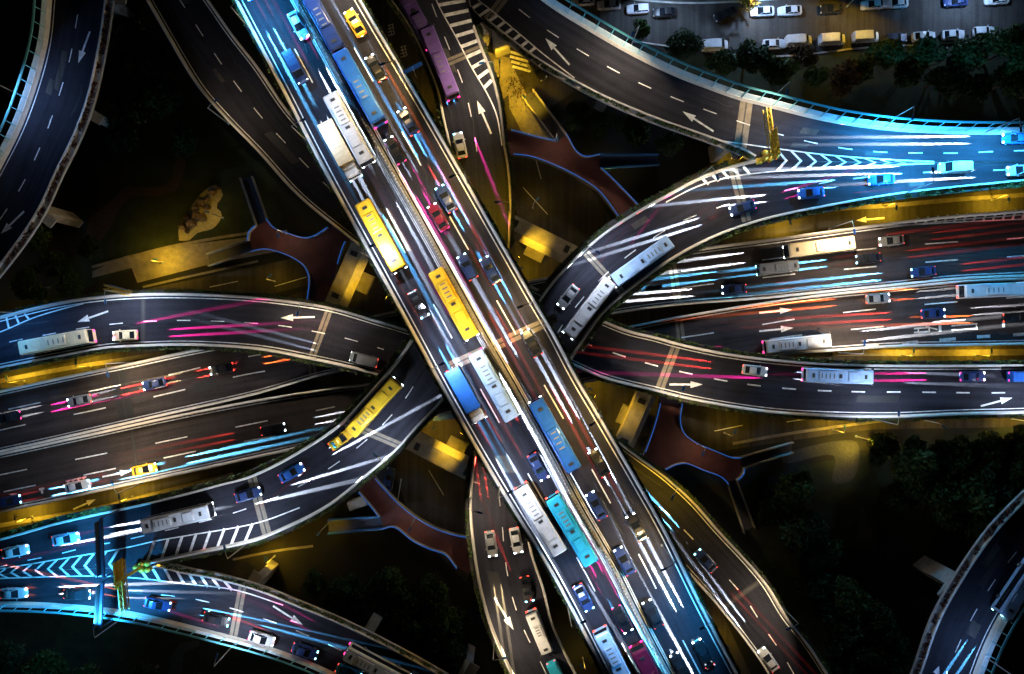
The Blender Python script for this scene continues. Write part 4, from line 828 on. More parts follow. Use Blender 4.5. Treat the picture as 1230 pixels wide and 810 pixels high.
        for y in (-wd * .78, wd * .78): bbox(bm, -L / 2 + .4, L / 2 - .4, y - .04, y + .04, h - .01, h + .035)
        for x in np.arange(-L / 2 + .9, L / 2 - .6, 1.15): bbox(bm, x, x + .05, -wd * .7, wd * .7, h - .01, h + .022)
        if kind == 'bus': bbox(bm, -3.6, -.6, -.8, .8, h - .02, h + .22, .08); bbox(bm, 1.4, 3.2, -.75, .75, h - .02, h + .16, .06)
        else: bbox(bm, -L * .2, L * .1, -wd * .66, wd * .66, h - .02, h + .18, .08)
        parts.append(('body', bm_mesh('body', bm, mp), (0, 0, 0), []))
        bm = bmesh.new()
        for s in (-1, 1): bbox(bm, -L / 2 + .4, L / 2 - .5, s * wd - .03 if s > 0 else -wd - .012, s * wd + .012 if s > 0 else -wd + .03, 1.25, h - .55)
        bbox(bm, L / 2 - .05, L / 2 + .015, -wd + .14, wd - .14, 1.0, h - .25); bbox(bm, -L / 2 - .015, -L / 2 + .05, -wd + .2, wd - .2, 1.5, h - .5)
        parts.append(('window_glass', bm_mesh('window_glass', bm, M_GLASS), (0, 0, 0), []))
        bm = bmesh.new()
        for x in (-L * .42, -.15, L * .36): bbox(bm, x, x + .42, -.36, .36, h, h + .09, .02)
        parts.append(('roof_hatch', bm_mesh('roof_hatch', bm, M_TRIM), (0, 0, 0), []))
        bm = bmesh.new()
        xa, xb, zz = (-3.4, -.8, h + .222) if kind == 'bus' else (-L * .18, L * .08, h + .182)
        for x in np.linspace(xa, xb - .5, 4): bbox(bm, x, x + .2, -wd * .34, wd * .34, zz, zz + .02)
        parts.append(('air_grille', bm_mesh('air_grille', bm, mat('grey_grille', (.16, .16, .16), .6)), (0, 0, 0), []))
        wheels(parts, (L * .29, -L * .27), wd - .14, .48 if kind != 'minibus' else .38, .3); lamp_quads(parts, L / 2 + .02, -L / 2 - .08, wd - .3, .85, .2, mh, mt, 1.0)
        bm = bmesh.new(); bbox(bm, -.1, .16, -.12, .12, -.25, .25, .04); mm = bm_mesh('wing_mirror', bm, M_TRIM)
        for s in (-1, 1): parts.append(('wing_mirror', mm, (L / 2 + .12, s * (wd + .16), h - .8), []))
        spec = (L / 2 + .1, -L / 2 - .12, wd - .35, .9)
    else:  # truck
        bm = bmesh.new(); bbox(bm, 2.6, 4.4, -1.15, 1.15, .5, 2.6, .18, 3, taper=(.86, .92)); bbox(bm, 2.5, 3.1, -1.0, 1.0, 2.55, 2.85, .1)
        bbox(bm, -4.5, 4.1, -.45, .45, .5, .85); parts.append(('cab', bm_mesh('cab', bm, paint_mat('white', PAINT['white'])), (0, 0, 0), []))
        bm = bmesh.new(); bbox(bm, -4.6, 2.4, -1.22, 1.22, .9, 3.3, .05)
        for x in np.linspace(-4.4, 2.1, 9): bbox(bm, x, x + .07, -1.2, 1.2, 3.29, 3.33)
        parts.append(('cargo_box', bm_mesh('cargo_box', bm, mp), (0, 0, 0), []))
        bm = bmesh.new(); q = [bm.verts.new(v) for v in ((4.40, 1.0, 1.5), (4.40, -1.0, 1.5), (4.22, -.96, 2.42), (4.22, .96, 2.42))]; bm.faces.new(q); parts.append(('windscreen', bm_mesh('windscreen', bm, M_GLASS), (0, 0, 0), []))
        wheels(parts, (3.3, -2.2, -3.3), 1.0, .48, .3); lamp_quads(parts, 4.42, -4.68, .9, .8, .18, mh, mt, .75)
        bm = bmesh.new(); bbox(bm, -.1, .1, -.12, .12, -.25, .25, .04); mm = bm_mesh('wing_mirror', bm, M_TRIM)
        for s in (-1, 1): parts.append(('wing_mirror', mm, (4.3, s * 1.35, 1.9), []))
        spec = (4.5, -4.7, .9, .85)
    PROTO[key] = (parts, spec)
    return PROTO[key]
BEAM = {}
def beam_data(col, power, size):
    k = (col, power, size)
    if k not in BEAM:
        l = light_data('vehicle_beam', col, 1.0, math.radians(size), .5, .05); l.energy = power
        throw(l, 'Linear', .1)
        BEAM[k] = l
    return BEAM[k]
HCOL = {'w': (.80, .92, 1.0), 'c': (.12, .58, 1.0), 'y': (1, .75, .35)}; TCOL = {'r': (1, .05, .04), 'm': (1, .02, .30), 'o': (1, .16, .03)}
HP, TP = 1.7e6, 6.0e5
def vehicle(kind, colour, loc, rz, head='w', tail='r', hp=1.0, tp=1.0, lit=True):
    parts, (xf, xr, yl, zl) = proto(kind, colour, lit, head, tail)
    o = empty(VNAME[kind], loc, rz)
    for nm, me, lc, sub in parts:
        p = bpy.data.objects.new(nm, me); COL.objects.link(p); p.parent = o; p.location = lc
        for n2, m2, l2 in sub: q = bpy.data.objects.new(n2, m2); COL.objects.link(q); q.parent = p; q.location = l2
    if lit:
        tl = math.radians(4.5)
        for s in (-1, 1):
            if hp:
                l = bpy.data.objects.new('headlight_beam', beam_data(HCOL[head], HP * hp, 4.6)); COL.objects.link(l); l.parent = o; l.scale = (1.6, .60, 1); l.location = (xf + .12, s * yl, zl); l.rotation_euler = (0, -(math.pi / 2 - tl), 0)
            if tp:
                l = bpy.data.objects.new('taillight_beam', beam_data(TCOL[tail], TP * tp, 4.6)); COL.objects.link(l); l.parent = o; l.scale = (1.6, .60, 1); l.location = (xr - .16, s * yl, zl); l.rotation_euler = (0, math.pi / 2 - tl, 0)
    return o
VNAME = dict(car='car', taxi='taxi', hatchback='car', van='van', bus='bus', coach='coach', minibus='minibus', truck='truck')
RN = {'mSW': "the wide highway's left half", 'mNE': "the wide highway's right half", 'hwN': "the low highway's upper half", 'hwS': "the low highway's lower half", 'EC': 'the right side ramp', 'QA': 'the left side ramp', 'QAr': 'the lower right ramp', 'BDl': 'the curve from the left', 'BDt': 'the ramp at the top', 'BBr': 'the curve from the right', 'BBb': 'the ramp at the bottom', 'RF': 'the upper right curve', 'RG': 'the lower left curve', 'RR': 'the lower right corner curve'}
DIRS = {'mSW': 1, 'mNE': 1, 'hwN': 1, 'hwS': 1, 'EC': 1, 'QA': 1, 'BD': 1, 'BB': 1, 'RF': 1, 'RG': 1, 'RR': -1, 'RT': 1}
def on_road(key, px):
    r = ROADS[key]; p = P(*px, r.z); m_ = (r.a + r.b) / 2
    i = int(np.argmin(((m_ - np.array(tuple(p)))[:, :2] ** 2).sum(1))); i = min(max(1, i), r.n - 2)
    # blend the tangents of both edges by the lateral position
    w = np.linalg.norm((np.array(tuple(p)) - r.a[i])[:2]) / max(.1, r.w[i]); w = min(1, max(0, w))
    t = (r.a[i + 1] - r.a[i - 1]) * (1 - w) + (r.b[i + 1] - r.b[i - 1]) * w
    if key in ('mSW', 'BB', 'RF', 'RR', 'RT', 'EC', 'QA', 'hwN', 'hwS', 'BD', 'RG', 'mNE'): t = t * SGN[key]
    return Vector((p.x, p.y, r.z + .014)), math.atan2(t[1], t[0])
SGN = {'mSW': 1, 'mNE': 1, 'hwN': 1, 'hwS': 1, 'EC': 1, 'QA': 1, 'BD': 1, 'BB': 1, 'RF': 1, 'RG': 1, 'RT': 1, 'RR': -1}
def mx(side, t, y):
    A_, B_ = (MAIN_SW, MAIN_MD) if side == 'SW' else (MAIN_MD, MAIN_NE)
    return (main_x(A_, y) * (1 - t) + main_x(B_, y) * t, y)
V = []   # road key, group key, px, kind, colour, head colour, head power, tail colour, tail power
def S(t, y, *a): V.append(('mSW', 'mSW', mx('SW', t, y)) + a)
def N(t, y, *a): V.append(('mNE', 'mNE', mx('NE', t, y)) + a)
# left half of the wide highway, heading down
S(.30, -14, 'car', 'blue', 'c', 1.6, 'r', 0); S(.78, -20, 'car', 'white', 'c', 1.5, 'r', 0); S(.80, 33, 'car', 'pale_blue', 'w', 1.6, 'r', .0); S(.40, 84, 'van', 'dark_blue', 'w', 1.5, 'r', .2)
S(.72, 160, 'bus', 'white', 'w', .9, 'm', .3); S(.42, 186, 'truck', 'cream', 'c', 1.2, 'r', 0); S(.33, 286, 'bus', 'yellow', 'w', .6, 'r', 0); S(.84, 366, 'bus', 'yellow', 'w', .6, 'r', 0); S(.32, 366, 'car', 'black', 'c', 1.5, 'r', 0)
S(.30, 474, 'truck', 'blue', 'w', 1.0, 'o', .3); S(.76, 462, 'bus', 'pale_blue', 'w', .8, 'm', .3); S(.74, 560, 'car', 'dark_blue', 'w', .4, 'r', 1.1); S(.34, 620, 'bus', 'white', 'w', .4, 'r', .6); S(.72, 632, 'bus', 'cyan', 'c', .5, 'r', .3)
S(.30, 716, 'car', 'dark_blue', 'c', 1.0, 'r', 1.5); S(.74, 742, 'car', 'black', 'w', .3, 'm', 1.7); S(.30, 792, 'bus', 'pale_blue', 'w', .6, 'r', 0); S(.75, 812, 'coach', 'maroon', 'w', .5, 'm', 1.3)
# right half, heading up
N(.22, 28, 'coach', 'dark_blue', 'w', .4, 'm', .6); N(.22, 112, 'coach', 'blue', 'w', .5, 'm', 1.9); N(.62, 84, 'car', 'black', 'w', .3, 'r', 1.7); N(.70, 30, 'taxi', 'yellow', 'w', .4, 'o', .6); N(.64, 148, 'car', 'dark_blue', 'w', .3, 'r', 1.7); N(.22, 182, 'car', 'black', 'w', .2, 'm', 1.7)
N(.30, 262, 'car', 'maroon', 'w', .2, 'm', 1.2); N(.32, 322, 'hatchback', 'dark_blue', 'c', .5, 'r', .8); N(.56, 240, 'car', 'dark_blue', 'c', 1.4, 'r', .2); N(.62, 325, 'car', 'dark_blue', 'c', 1.7, 'r', .3); N(.62, 412, 'car', 'black', 'c', 1.7, 'r', 1.4)
N(.22, 520, 'coach', 'blue', 'w', 1.1, 'r', 0); N(.26, 606, 'car', 'dark_blue', 'w', 1.8, 'r', 0); N(.62, 555, 'car', 'black', 'w', 1.6, 'r', 0); N(.64, 632, 'car', 'black', 'w', 1.8, 'r', 0); N(.22, 672, 'car', 'dark_blue', 'w', 1.9, 'r', 0); N(.24, 735, 'car', 'black', 'w', 1.9, 'r', 0); N(.66, 782, 'car', 'black', 'w', 1.9, 'r', 0); N(.24, 798, 'car', 'black', 'w', 1.9, 'r', 0); N(.30, 870, 'car', 'white', 'w', 1.9, 'r', 0); N(.68, 850, 'car', 'black', 'w', 1.9, 'r', 0)
def R(key, grp, x, y, *a): V.append((key, grp, (x, y)) + a)
R('QA', 'QAr', 846, 672, 'car', 'dark_blue', 'c', 1.8, 'r', .4); R('QA', 'QAr', 921, 790, 'car', 'silver', 'w', .5, 'r', .3)
R('BD', 'BDt', 500, 24, 'bus', 'purple', 'w', .4, 'm', 1.1); R('BD', 'BDt', 530, 82, 'coach', 'purple', 'w', .4, 'm', 1.3); R('BD', 'BDt', 553, 176, 'car', 'silver', 'c', .9, 'r', .2)
R('BB', 'BBb', 647, 754, 'minibus', 'white', 'w', .7, 'r', .4); R('BB', 'BBb', 669, 808, 'van', 'cyan', 'c', .6, 'r', 0); R('BB', 'BBb', 633, 706, 'car', 'black', 'c', .7, 'o', 1.6); R('BB', 'BBb', 590, 652, 'car', 'grey', 'y', .5, 'r', .8); R('BB', 'BBb', 620, 648, 'car', 'silver', 'w', .4, 'o', .9)
R('BB', 'BBr', 706, 371, 'bus', 'white', 'w', .9, 'm', .3); R('BB', 'BBr', 768, 316, 'bus', 'pale_blue', 'w', .9, 'r', .2); R('BB', 'BBr', 682, 357, 'car', 'grey', 'w', .6, 'r', .1); R('BB', 'BBr', 890, 251, 'car', 'dark_blue', 'w', 1.7, 'm', .9); R('BB', 'BBr', 972, 233, 'car', 'blue', 'w', 1.7, 'r', .2); R('BB', 'BBr', 1056, 217, 'car', 'blue', 'c', 1.7, 'r', 0); R('BB', 'BBr', 1142, 203, 'van', 'white', 'w', 1.9, 'r', 0); R('BB', 'BBr', 1222, 206, 'car', 'white', 'w', 1.8, 'r', 0)
R('RF', 'RF', 1216, 168, 'car', 'blue', 'w', 1.9, 'r', 0)
R('EC', 'EC', 1000, 451, 'bus', 'pale_blue', 'w', .3, 'm', 1.6); R('EC', 'EC', 905, 445, 'car', 'silver', 'w', .6, 'r', 1.5); R('EC', 'EC', 1165, 452, 'car', 'dark_blue', 'w', .3, 'm', 1.9); R('EC', 'EC', 1224, 452, 'van', 'blue', 'w', .3, 'm', 1.9)
R('QA', 'QA', 78, 411, 'coach', 'cream', 'y', .5, 'm', .8); R('QA', 'QA', 153, 403, 'car', 'cream', 'w', .6, 'm', 1.9); R('QA', 'QA', 438, 432, 'van', 'grey', 'w', .2, 'r', .2)
R('BD', 'BDl', 452, 488, 'bus', 'yellow', 'w', .7, 'r', 0); R('BD', 'BDl', 411, 527, 'taxi', 'yellow', 'w', .6, 'r', .2); R('BD', 'BDl', 300, 593, 'car', 'dark_blue', 'w', 1.8, 'r', 0); R('BD', 'BDl', 352, 567, 'car', 'blue', 'w', 1.7, 'r', 0); R('BD', 'BDl', 220, 619, 'bus', 'white', 'w', 1.0, 'm', .2); R('BD', 'BDl', 22, 661, 'car', 'white', 'w', 1.9, 'r', 0); R('BD', 'BDl', 82, 646, 'car', 'pale_blue', 'w', 1.9, 'r', 0)
R('RG', 'RG', 20, 711, 'car', 'white', 'w', 1.9, 'r', 0); R('RG', 'RG', 96, 712, 'car', 'black', 'w', .3, 'o', .4); R('RG', 'RG', 192, 724, 'car', 'dark_blue', 'c', 2.0, 'o', 1.3); R('RG', 'RG', 262, 742, 'car', 'black', 'c', .8, 'r', .3); R('RG', 'RG', 316, 765, 'car', 'white', 'w', 1.6, 'm', .4); R('RG', 'RG', 368, 780, 'car', 'dark_blue', 'c', 1.6, 'r', .9); R('RG', 'RG', 455, 795, 'bus', 'white', 'w', .5, 'm', .3); R('RG', 'RG', 420, 806, 'car', 'cyan', 'c', 1.3, 'r', .3)
for x, y, k, c_, h_, hp, t_, tp in ((978, 299, 'coach', 'cream', 'w', .9, 'r', .2), (1068, 290, 'car', 'grey', 'w', 1.7, 'r', .2), (930, 323, 'minibus', 'grey', 'c', .7, 'r', .1), (1040, 311, 'car', 'black', 'c', 1.8, 'r', .3), (880, 348, 'car', 'dark_blue', 'w', 1.9, 'r', .2), (1106, 327, 'car', 'dark_blue', 'c', 1.9, 'r', .5),
    (14, 501, 'car', 'black', 'w', .3, 'm', 1.8), (98, 481, 'car', 'grey', 'w', .2, 'r', 1.8), (188, 461, 'car', 'dark_blue', 'w', .2, 'r', 1.8), (268, 443, 'car', 'black', 'y', .3, 'o', 1.8)): R('hwN', 'hwN', x, y, k, c_, h_, hp, t_, tp)
for x, y, k, c_, h_, hp, t_, tp in ((1185, 350, 'coach', 'white', 'w', .8, 'o', .8), (1118, 377, 'car', 'dark_blue', 'w', .3, 'r', 1.5), (1052, 359, 'car', 'grey', 'w', .3, 'o', 1.8), (952, 413, 'bus', 'white', 'w', .9, 'm', .3), (1216, 382, 'car', 'black', 'w', .4, 'o', 1.8),
    (14, 601, 'car', 'dark_blue', 'c', 1.9, 'r', .2), (96, 583, 'car', 'silver', 'c', 1.9, 'r', .2), (176, 563, 'taxi', 'yellow', 'c', 1.9, 'r', .2), (330, 515, 'car', 'black', 'w', .4, 'r', .5)): R('hwS', 'hwS', x, y, k, c_, h_, hp, t_, tp)
R('RR', 'RR', 1216, 700, 'bus', 'pale_blue', 'c', .9, 'r', .2)
ORD = ['first', 'second', 'third', 'fourth', 'fifth', 'sixth', 'seventh', 'eighth', 'ninth', 'tenth', 'eleventh', 'twelfth', 'thirteenth', 'fourteenth', 'fifteenth', 'sixteenth', 'seventeenth', 'eighteenth', 'nineteenth', 'twentieth', 'twenty-first', 'twenty-second']
groups = {}
for v in V: groups.setdefault((v[1], VNAME[v[3]], v[4]), []).append(v)
BYX = {'QA', 'hwN', 'hwS', 'EC', 'BDl', 'BBr', 'RF', 'RG'}
for (gk, nm, colr), vl in groups.items():
    ax = 0 if gk in BYX else 1
    vl.sort(key=lambda v: v[2][ax])
    inv = [v for v in vl if -5 < v[2][0] < 1235 and -5 < v[2][1] < 815]
    for v in vl:
        key, g_, px, kind, colour, hc, hp, tc_, tp = v
        loc, rz = on_road(key, px)
        o = vehicle(kind, colour, loc, rz, hc, tc_, hp, tp)
        cn = colour.replace('_', ' ')
        what = ('small ' if kind == 'hatchback' else '') + cn + ' ' + nm
        if len(vl) == 1: lab = f'{what} on {RN[g_]}, the only one there'
        else: lab = f"{what} on {RN[g_]}, {ORD[vl.index(v)]} of {len(vl)} from the {'left' if ax == 0 else 'top'}"
        tag(o, lab, nm, 'vehicles driving on the decks')
# parked cars on the street
PK = [(700, 3, 'white', 'car', 0), (731, 8, 'white', 'car', 0), (766, 13, 'white', 'hatchback', 0), (797, 17, 'black', 'car', 0), (870, 19, 'black', 'car', 20), (914, 16, 'white', 'car', 0), (947, 15, 'white', 'car', 0), (997, 13, 'black', 'car', 0), (1046, 8, 'white', 'car', 0), (1074, 6, 'white', 'car', 0), (1145, 4, 'dark_blue', 'car', 0), (1194, 2, 'white', 'car', 0),
      (857, 57, 'white', 'van', 0), (928, 55, 'white', 'car', 0), (957, 51.5, 'white', 'van', 0), (997, 50, 'white', 'van', 0), (1037, 47, 'white', 'van', 0), (1073, 48, 'dark_blue', 'hatchback', 0), (1107, 46, 'white', 'car', 0), (1142, 44, 'silver', 'car', 0), (1178, 40, 'white', 'hatchback', 0)]
rows = ([p for p in PK if p[1] < 30], [p for p in PK if p[1] > 30])
for ri, row in enumerate(rows):
    cnt = {}
    for x, y, c_, k, ang in row:
        kk = (VNAME[k], c_); cnt[kk] = cnt.get(kk, 0) + 1; tot = sum(1 for q in row if (VNAME[q[3]], q[2]) == kk)
        o = vehicle(k, c_, P(x, y, 0) + Vector((0, 0, .012)), math.radians(3 + ang + (180 if ri == 0 else 0)), lit=False)
        cn = c_.replace('_', ' ')
        lab = f"parked {cn} {VNAME[k]} in the street's {'upper' if ri == 0 else 'lower'} row, " + ('the only one' if tot == 1 else f'{ORD[cnt[kk] - 1]} of {tot} from the left')
        tag(o, lab, VNAME[k], 'vehicles parked along the street')
def stray(kind, c_, px, ang, lab):
    tag(vehicle(kind, c_, P(*px, 0) + Vector((0, 0, .04)), math.radians(ang), lit=False), lab, VNAME[kind], 'vehicles parked under the ramps')
stray('van', 'white', (587, 40), 68, 'small white van standing in the wedge between the two top ramps')
stray('car', 'black', (645, 86), -52, 'black car at the striped crossing under the upper right curve')
stray('car', 'dark_blue', (468, 575), 80, 'dark car parked under the left curving ramp beside the red footbridge')
stray('van', 'white', (436, 601), 20, 'white van half hidden between the left curving ramp and the red footbridge')

# ------------------------------------------------------------------ sign gantries
def panel(bm, x0, x1, y, z0, z1, t=.12, mi=0): bbox(bm, x0, x1, y - t / 2, y + t / 2, z0, z1, .02, 1, mi)
def cantilever(base, z, toward, spans, label, ribs=7, h=5.6):
    """two-armed sign mast in a gore: mast, truss beam and sign panels (spans: from, to along the beam, vertical size, pale back?)"""
    b = P(*base, z); t = P(*toward, z) - b; o = empty('sign_gantry', b, math.atan2(t.y, t.x)); tag(o, label, 'sign gantry')
    bm = bmesh.new(); tube(bm, (0, 0, 0), (0, 0, h + 3), .28, .2, 14); bbox(bm, -.5, .5, -.5, .5, 0, .5, .05); link('mast', bm_mesh('mast', bm, M_YEL), o)
    bm = bmesh.new(); x0, x1 = min(s[0] for s in spans), max(s[1] for s in spans)
    for zz in (h, h + 1.4):
        for yy in (-.3, .3): tube(bm, (x0, yy, zz), (x1, yy, zz), .08, n=8)
    n = int((x1 - x0) / 1.0)
    for i in range(n):
        xa, xb = x0 + (x1 - x0) * i / n, x0 + (x1 - x0) * (i + 1) / n
        for yy in (-.3, .3): tube(bm, (xa, yy, h), (xb, yy, h + 1.4), .045, n=6)
        tube(bm, (xa, -.3, h + 1.4), (xb, .3, h + 1.4), .045, n=6); tube(bm, (xa, -.3, h), (xa, .3, h), .045, n=6)
    link('truss_beam', bm_mesh('truss_beam', bm, M_YEL), o)
    for s0, s1, hh, mt in spans:
        bm = bmesh.new(); panel(bm, s0, s1, -.5, h - .8, h - .8 + hh)
        for i in range(ribs): x = s0 + (s1 - s0) * (i + .5) / ribs; bbox(bm, x - .06, x + .06, -.44, -.30, h - .7, h - .9 + hh)
        sp = link('sign_panel', bm_mesh('sign_panel', bm, mt), o)
        bm = bmesh.new(); bbox(bm, s0 + .05, s1 - .05, -.575, -.562, h - .75, h - .85 + hh); link('sign_face', bm_mesh('sign_face', bm, M_BLUEP), sp)
    return o
g1 = cantilever((911, 194), ZT, (905, 152), ((-1.0, 3.4, 3.2, M_YEL), (3.8, 7.0, 2.0, M_YEL)), 'yellow sign mast with two panels in the gore of the upper right curve')
g2 = cantilever((172, 680), ZT, (175, 712), ((-3.0, 1.2, 2.8, M_YEL), (1.4, 5.2, 2.2, M_SIGNBACK)), 'yellow sign mast with two panels in the gore of the lower left curve')
g3 = cantilever((158, 352), ZC, (140, 347), ((-1.4, 2.4, 2.6, M_YEL),), 'small yellow sign truss standing outside the left ramp above the merging arrow', 4, 3.0)
# lit gantries: beam over the deck with a luminous board, its light falls on the road ahead of it
def board_gantry(a, b, z, colour, power, facing, label, w=2.0, h=5.8, span=(.1, .9)):
    pa, pb = P(*a, z), P(*b, z); ax = pb - pa; L = ax.length; rz = math.atan2(ax.y, ax.x)
    o = empty('board_gantry', pa, rz); tag(o, label, 'sign gantry')
    bm = bmesh.new()
    tube(bm, (0, 0, -.6), (0, 0, h + .6), .13, .1, 12); pm_ = bm_mesh('post', bm, mat('dark_blue_paint', (.012, .03, .06), .5))
    for x in (0, L): link('post', pm_, o, (x, 0, 0))
    bm = bmesh.new(); bbox(bm, 0, L, -.2, .2, h, h + .6, .06); link('beam', bm_mesh('beam', bm, mat('dark_blue_paint', (.012, .03, .06), .5)), o)
    bm = bmesh.new(); s = 1 if facing > 0 else -1
    bbox(bm, L * span[0], L * span[1], .36 if s > 0 else -.52, .52 if s > 0 else -.36, h - .7, h - .7 + w, .03); brd = link('board', bm_mesh('board', bm, M_TRIM), o)
    bm = bmesh.new(); y = s * .53; bbox(bm, L * span[0] + .15, L * span[1] - .15, min(y, y + s * .01), max(y, y + s * .01), h - .6, h - .8 + w)
    link('luminous_face', bm_mesh('luminous_face', bm, mat('luminous_board', (.1, .2, .25), .3, emit=colour, estr=1.5, sample=False)), brd)
    for q in np.linspace(span[0], span[1], 3):
        l = bpy.data.lights.new('board_light', 'SPOT'); l.color = colour; l.energy = power; l.spot_size = math.radians(120); l.spot_blend = .8; l.shadow_soft_size = .6
        lo = bpy.data.objects.new('board_light', l); COL.objects.link(lo); lo.parent = o; lo.location = (L * q, s * 1.0, h - .7); lo.rotation_euler = (math.radians(58) * s, 0, 0)
    return o
board_gantry((147, 611), (150, 679), ZT, CYAN, 5200, -1, 'blue gantry with luminous board over the ramp at the left edge', span=(.05, .95))
board_gantry((149, 684), (146, 737), ZT, CYAN, 5200, -1, 'blue gantry with luminous board over the lower left curve', span=(.05, .95))
def crash_cushion(px, toward, label):
    b = P(*px, ZT) + Vector((0, 0, .014)); t = P(*toward, ZT) - b; o = empty('crash_cushion', b, math.atan2(t.y, t.x)); tag(o, label, 'crash cushion', 'yellow crash cushions in the gores')
    bm = bmesh.new(); tube(bm, (0, 0, 0), (0, 0, 1.0), .46, .42, 14); me = bm_mesh('barrel', bm, M_YEL, True)
    bm = bmesh.new(); tube(bm, (0, 0, .55), (0, 0, .75), .47, .46, 14, False); m2 = bm_mesh('band', bm, M_TRIM, True)
    for x, y in ((0, 0), (-1.0, .5), (-1.0, -.5), (-2.0, .5), (-2.0, -.5)): q = link('barrel', me, o, (x, y, 0)); link('band', m2, q)
crash_cushion((931, 189), (960, 190), 'cluster of yellow barrels before the nose of the right gore')
crash_cushion((166, 680), (140, 681), 'cluster of yellow barrels before the nose of the left gore')
def plate(base, z, rz, label, w=2.4, hh=1.4, h=2.6, m=M_BLUEP):
    o = empty('road_sign', P(*base, z), rz); tag(o, label, 'road sign', 'blue road signs')
    bm = bmesh.new(); tube(bm, (0, 0, 0), (0, 0, h + hh), .06); link('post', bm_mesh('post', bm, M_STEEL), o)
    bm = bmesh.new(); bbox(bm, -w / 2, w / 2, .07, .13, h, h + hh, .02); link('plate', bm_mesh('plate', bm, m), o)
    return o
plate((500, 93), ZM - 2, .5, 'blue road sign outside the upper right edge of the wide highway, near the top', 3.2, 1.6)
plate((565, 8), ZT, .2, 'small blue sign at the fork of the two top ramps', 1.2, 1.4)
plate((1122, 700), 0, 1.2, 'small blue sign in the dark park left of the lower right curve', 1.0, .7)
for i, (b, rz) in enumerate((((366, 172), 1), ((519, 441), 1), ((681, 733), 1))): pass

# blue sheeted hut and the rockery
bm = bmesh.new(); bbox(bm, -2.2, 2.2, -1.3, 1.3, 0, 2.2, .05)
rid = [bm.verts.new(v) for v in ((-2.5, -1.6, 2.2), (2.5, -1.6, 2.2), (2.5, 0, 3.0), (-2.5, 0, 3.0), (-2.5, 1.6, 2.2), (2.5, 1.6, 2.2))]
hut = empty('hut', P(537, 492, 0), .1); tag(hut, 'small hut with bright blue roof beside the left edge of the wide highway', 'hut')
link('wall', bm_mesh('wall', bm, M_PAVE), hut)
bm = bmesh.new(); rid = [bm.verts.new(v) for v in ((-2.6, -1.7, 2.15), (2.6, -1.7, 2.15), (2.6, 0, 3.0), (-2.6, 0, 3.0), (-2.6, 1.7, 2.15), (2.6, 1.7, 2.15))]
bm.faces.new(rid[:4]); bm.faces.new((rid[3], rid[2], rid[5], rid[4])); bmesh.ops.solidify(bm, geom=bm.faces[:], thickness=.08)
link('roof', bm_mesh('roof', bm, mat('blue_sheet', (.02, .08, .55), .4, noise=.2)), hut)
tag(slab('rock_garden_bed', [(215, 289), (227, 289), (237, 280), (257, 274), (267, 256), (259, 249), (268, 234), (259, 222), (242, 232), (232, 245), (215, 271)], .06, mat('pale_gravel', (.34, .30, .18), .9, noise=.2, scale=2), 0, None, True), kind='structure')
ROCKS = [(220, 272, 1.5), (225, 262, 1.2), (231, 268, 1.7), (238, 260, 1.9), (245, 262, 1.6), (236, 250, 1.3), (243, 244, 1.5), (250, 240, 1.2), (256, 231, 1.3), (250, 250, 1.1), (226, 278, 1.0), (262, 226, .9)]
for i, (x, y, s) in enumerate(ROCKS):
    bm = bmesh.new(); s *= .46; bmesh.ops.create_icosphere(bm, subdivisions=3, radius=s)
    ph = rng.uniform(0, 6, 9)
    for v_ in bm.verts:
        c_ = v_.co / s; d = 1 + .22 * math.sin(3 * c_.x + ph[0]) * math.cos(2.6 * c_.y + ph[1]) + .16 * math.sin(5.3 * c_.z + ph[2] + 2 * c_.x) + .08 * math.sin(11 * c_.y + ph[3])
        v_.co = v_.co * d; v_.co.z = max(-.3, v_.co.z * 1.15)
    o = link('boulder', bm_mesh('boulder', bm, M_ROCK, False), None, P(x, y, 0) + Vector((0, 0, .35)), (0, 0, random.random() * 6))
    tag(o, ['lowest', 'second lowest', 'third lowest', 'fourth lowest', 'fifth lowest', 'sixth lowest', 'sixth highest', 'fifth highest', 'fourth highest', 'third highest', 'second highest', 'highest'][sorted(range(12), key=lambda k: -ROCKS[k][1]).index(i)] + ' brown boulder of the rockery on the pale gravel bed', 'boulder', 'boulders of the rockery')

# ------------------------------------------------------------------ trees
def crown_mesh(name, R_, Hh, n, m, seed, size=.34):
    r = np.random.default_rng(seed); k = r.integers(9, 14)
    cs = r.normal(size=(k, 3)); cs /= np.linalg.norm(cs, axis=1)[:, None]; cs *= (r.uniform(.25, .72, k))[:, None] * np.array((R_, R_, Hh * .42)); cs[:, 2] = np.abs(cs[:, 2]) * .9
    rs = r.uniform(.28, .48, k) * R_
    q = r.integers(0, k, n); u = r.normal(size=(n, 3)); u /= np.linalg.norm(u, axis=1)[:, None]
    rad = rs[q] * (r.uniform(0, 1, n) ** .22) * (1 + .18 * np.sin(9 * u[:, 0] + q) * np.cos(8 * u[:, 1]))
    p = cs[q] + u * rad[:, None]; p[:, 2] += Hh * .55
    v, f = leaf_cloud(p, size); me = bpy.data.meshes.new(name); me.from_pydata([tuple(x) for x in v], [], f); me.materials.append(m); return me
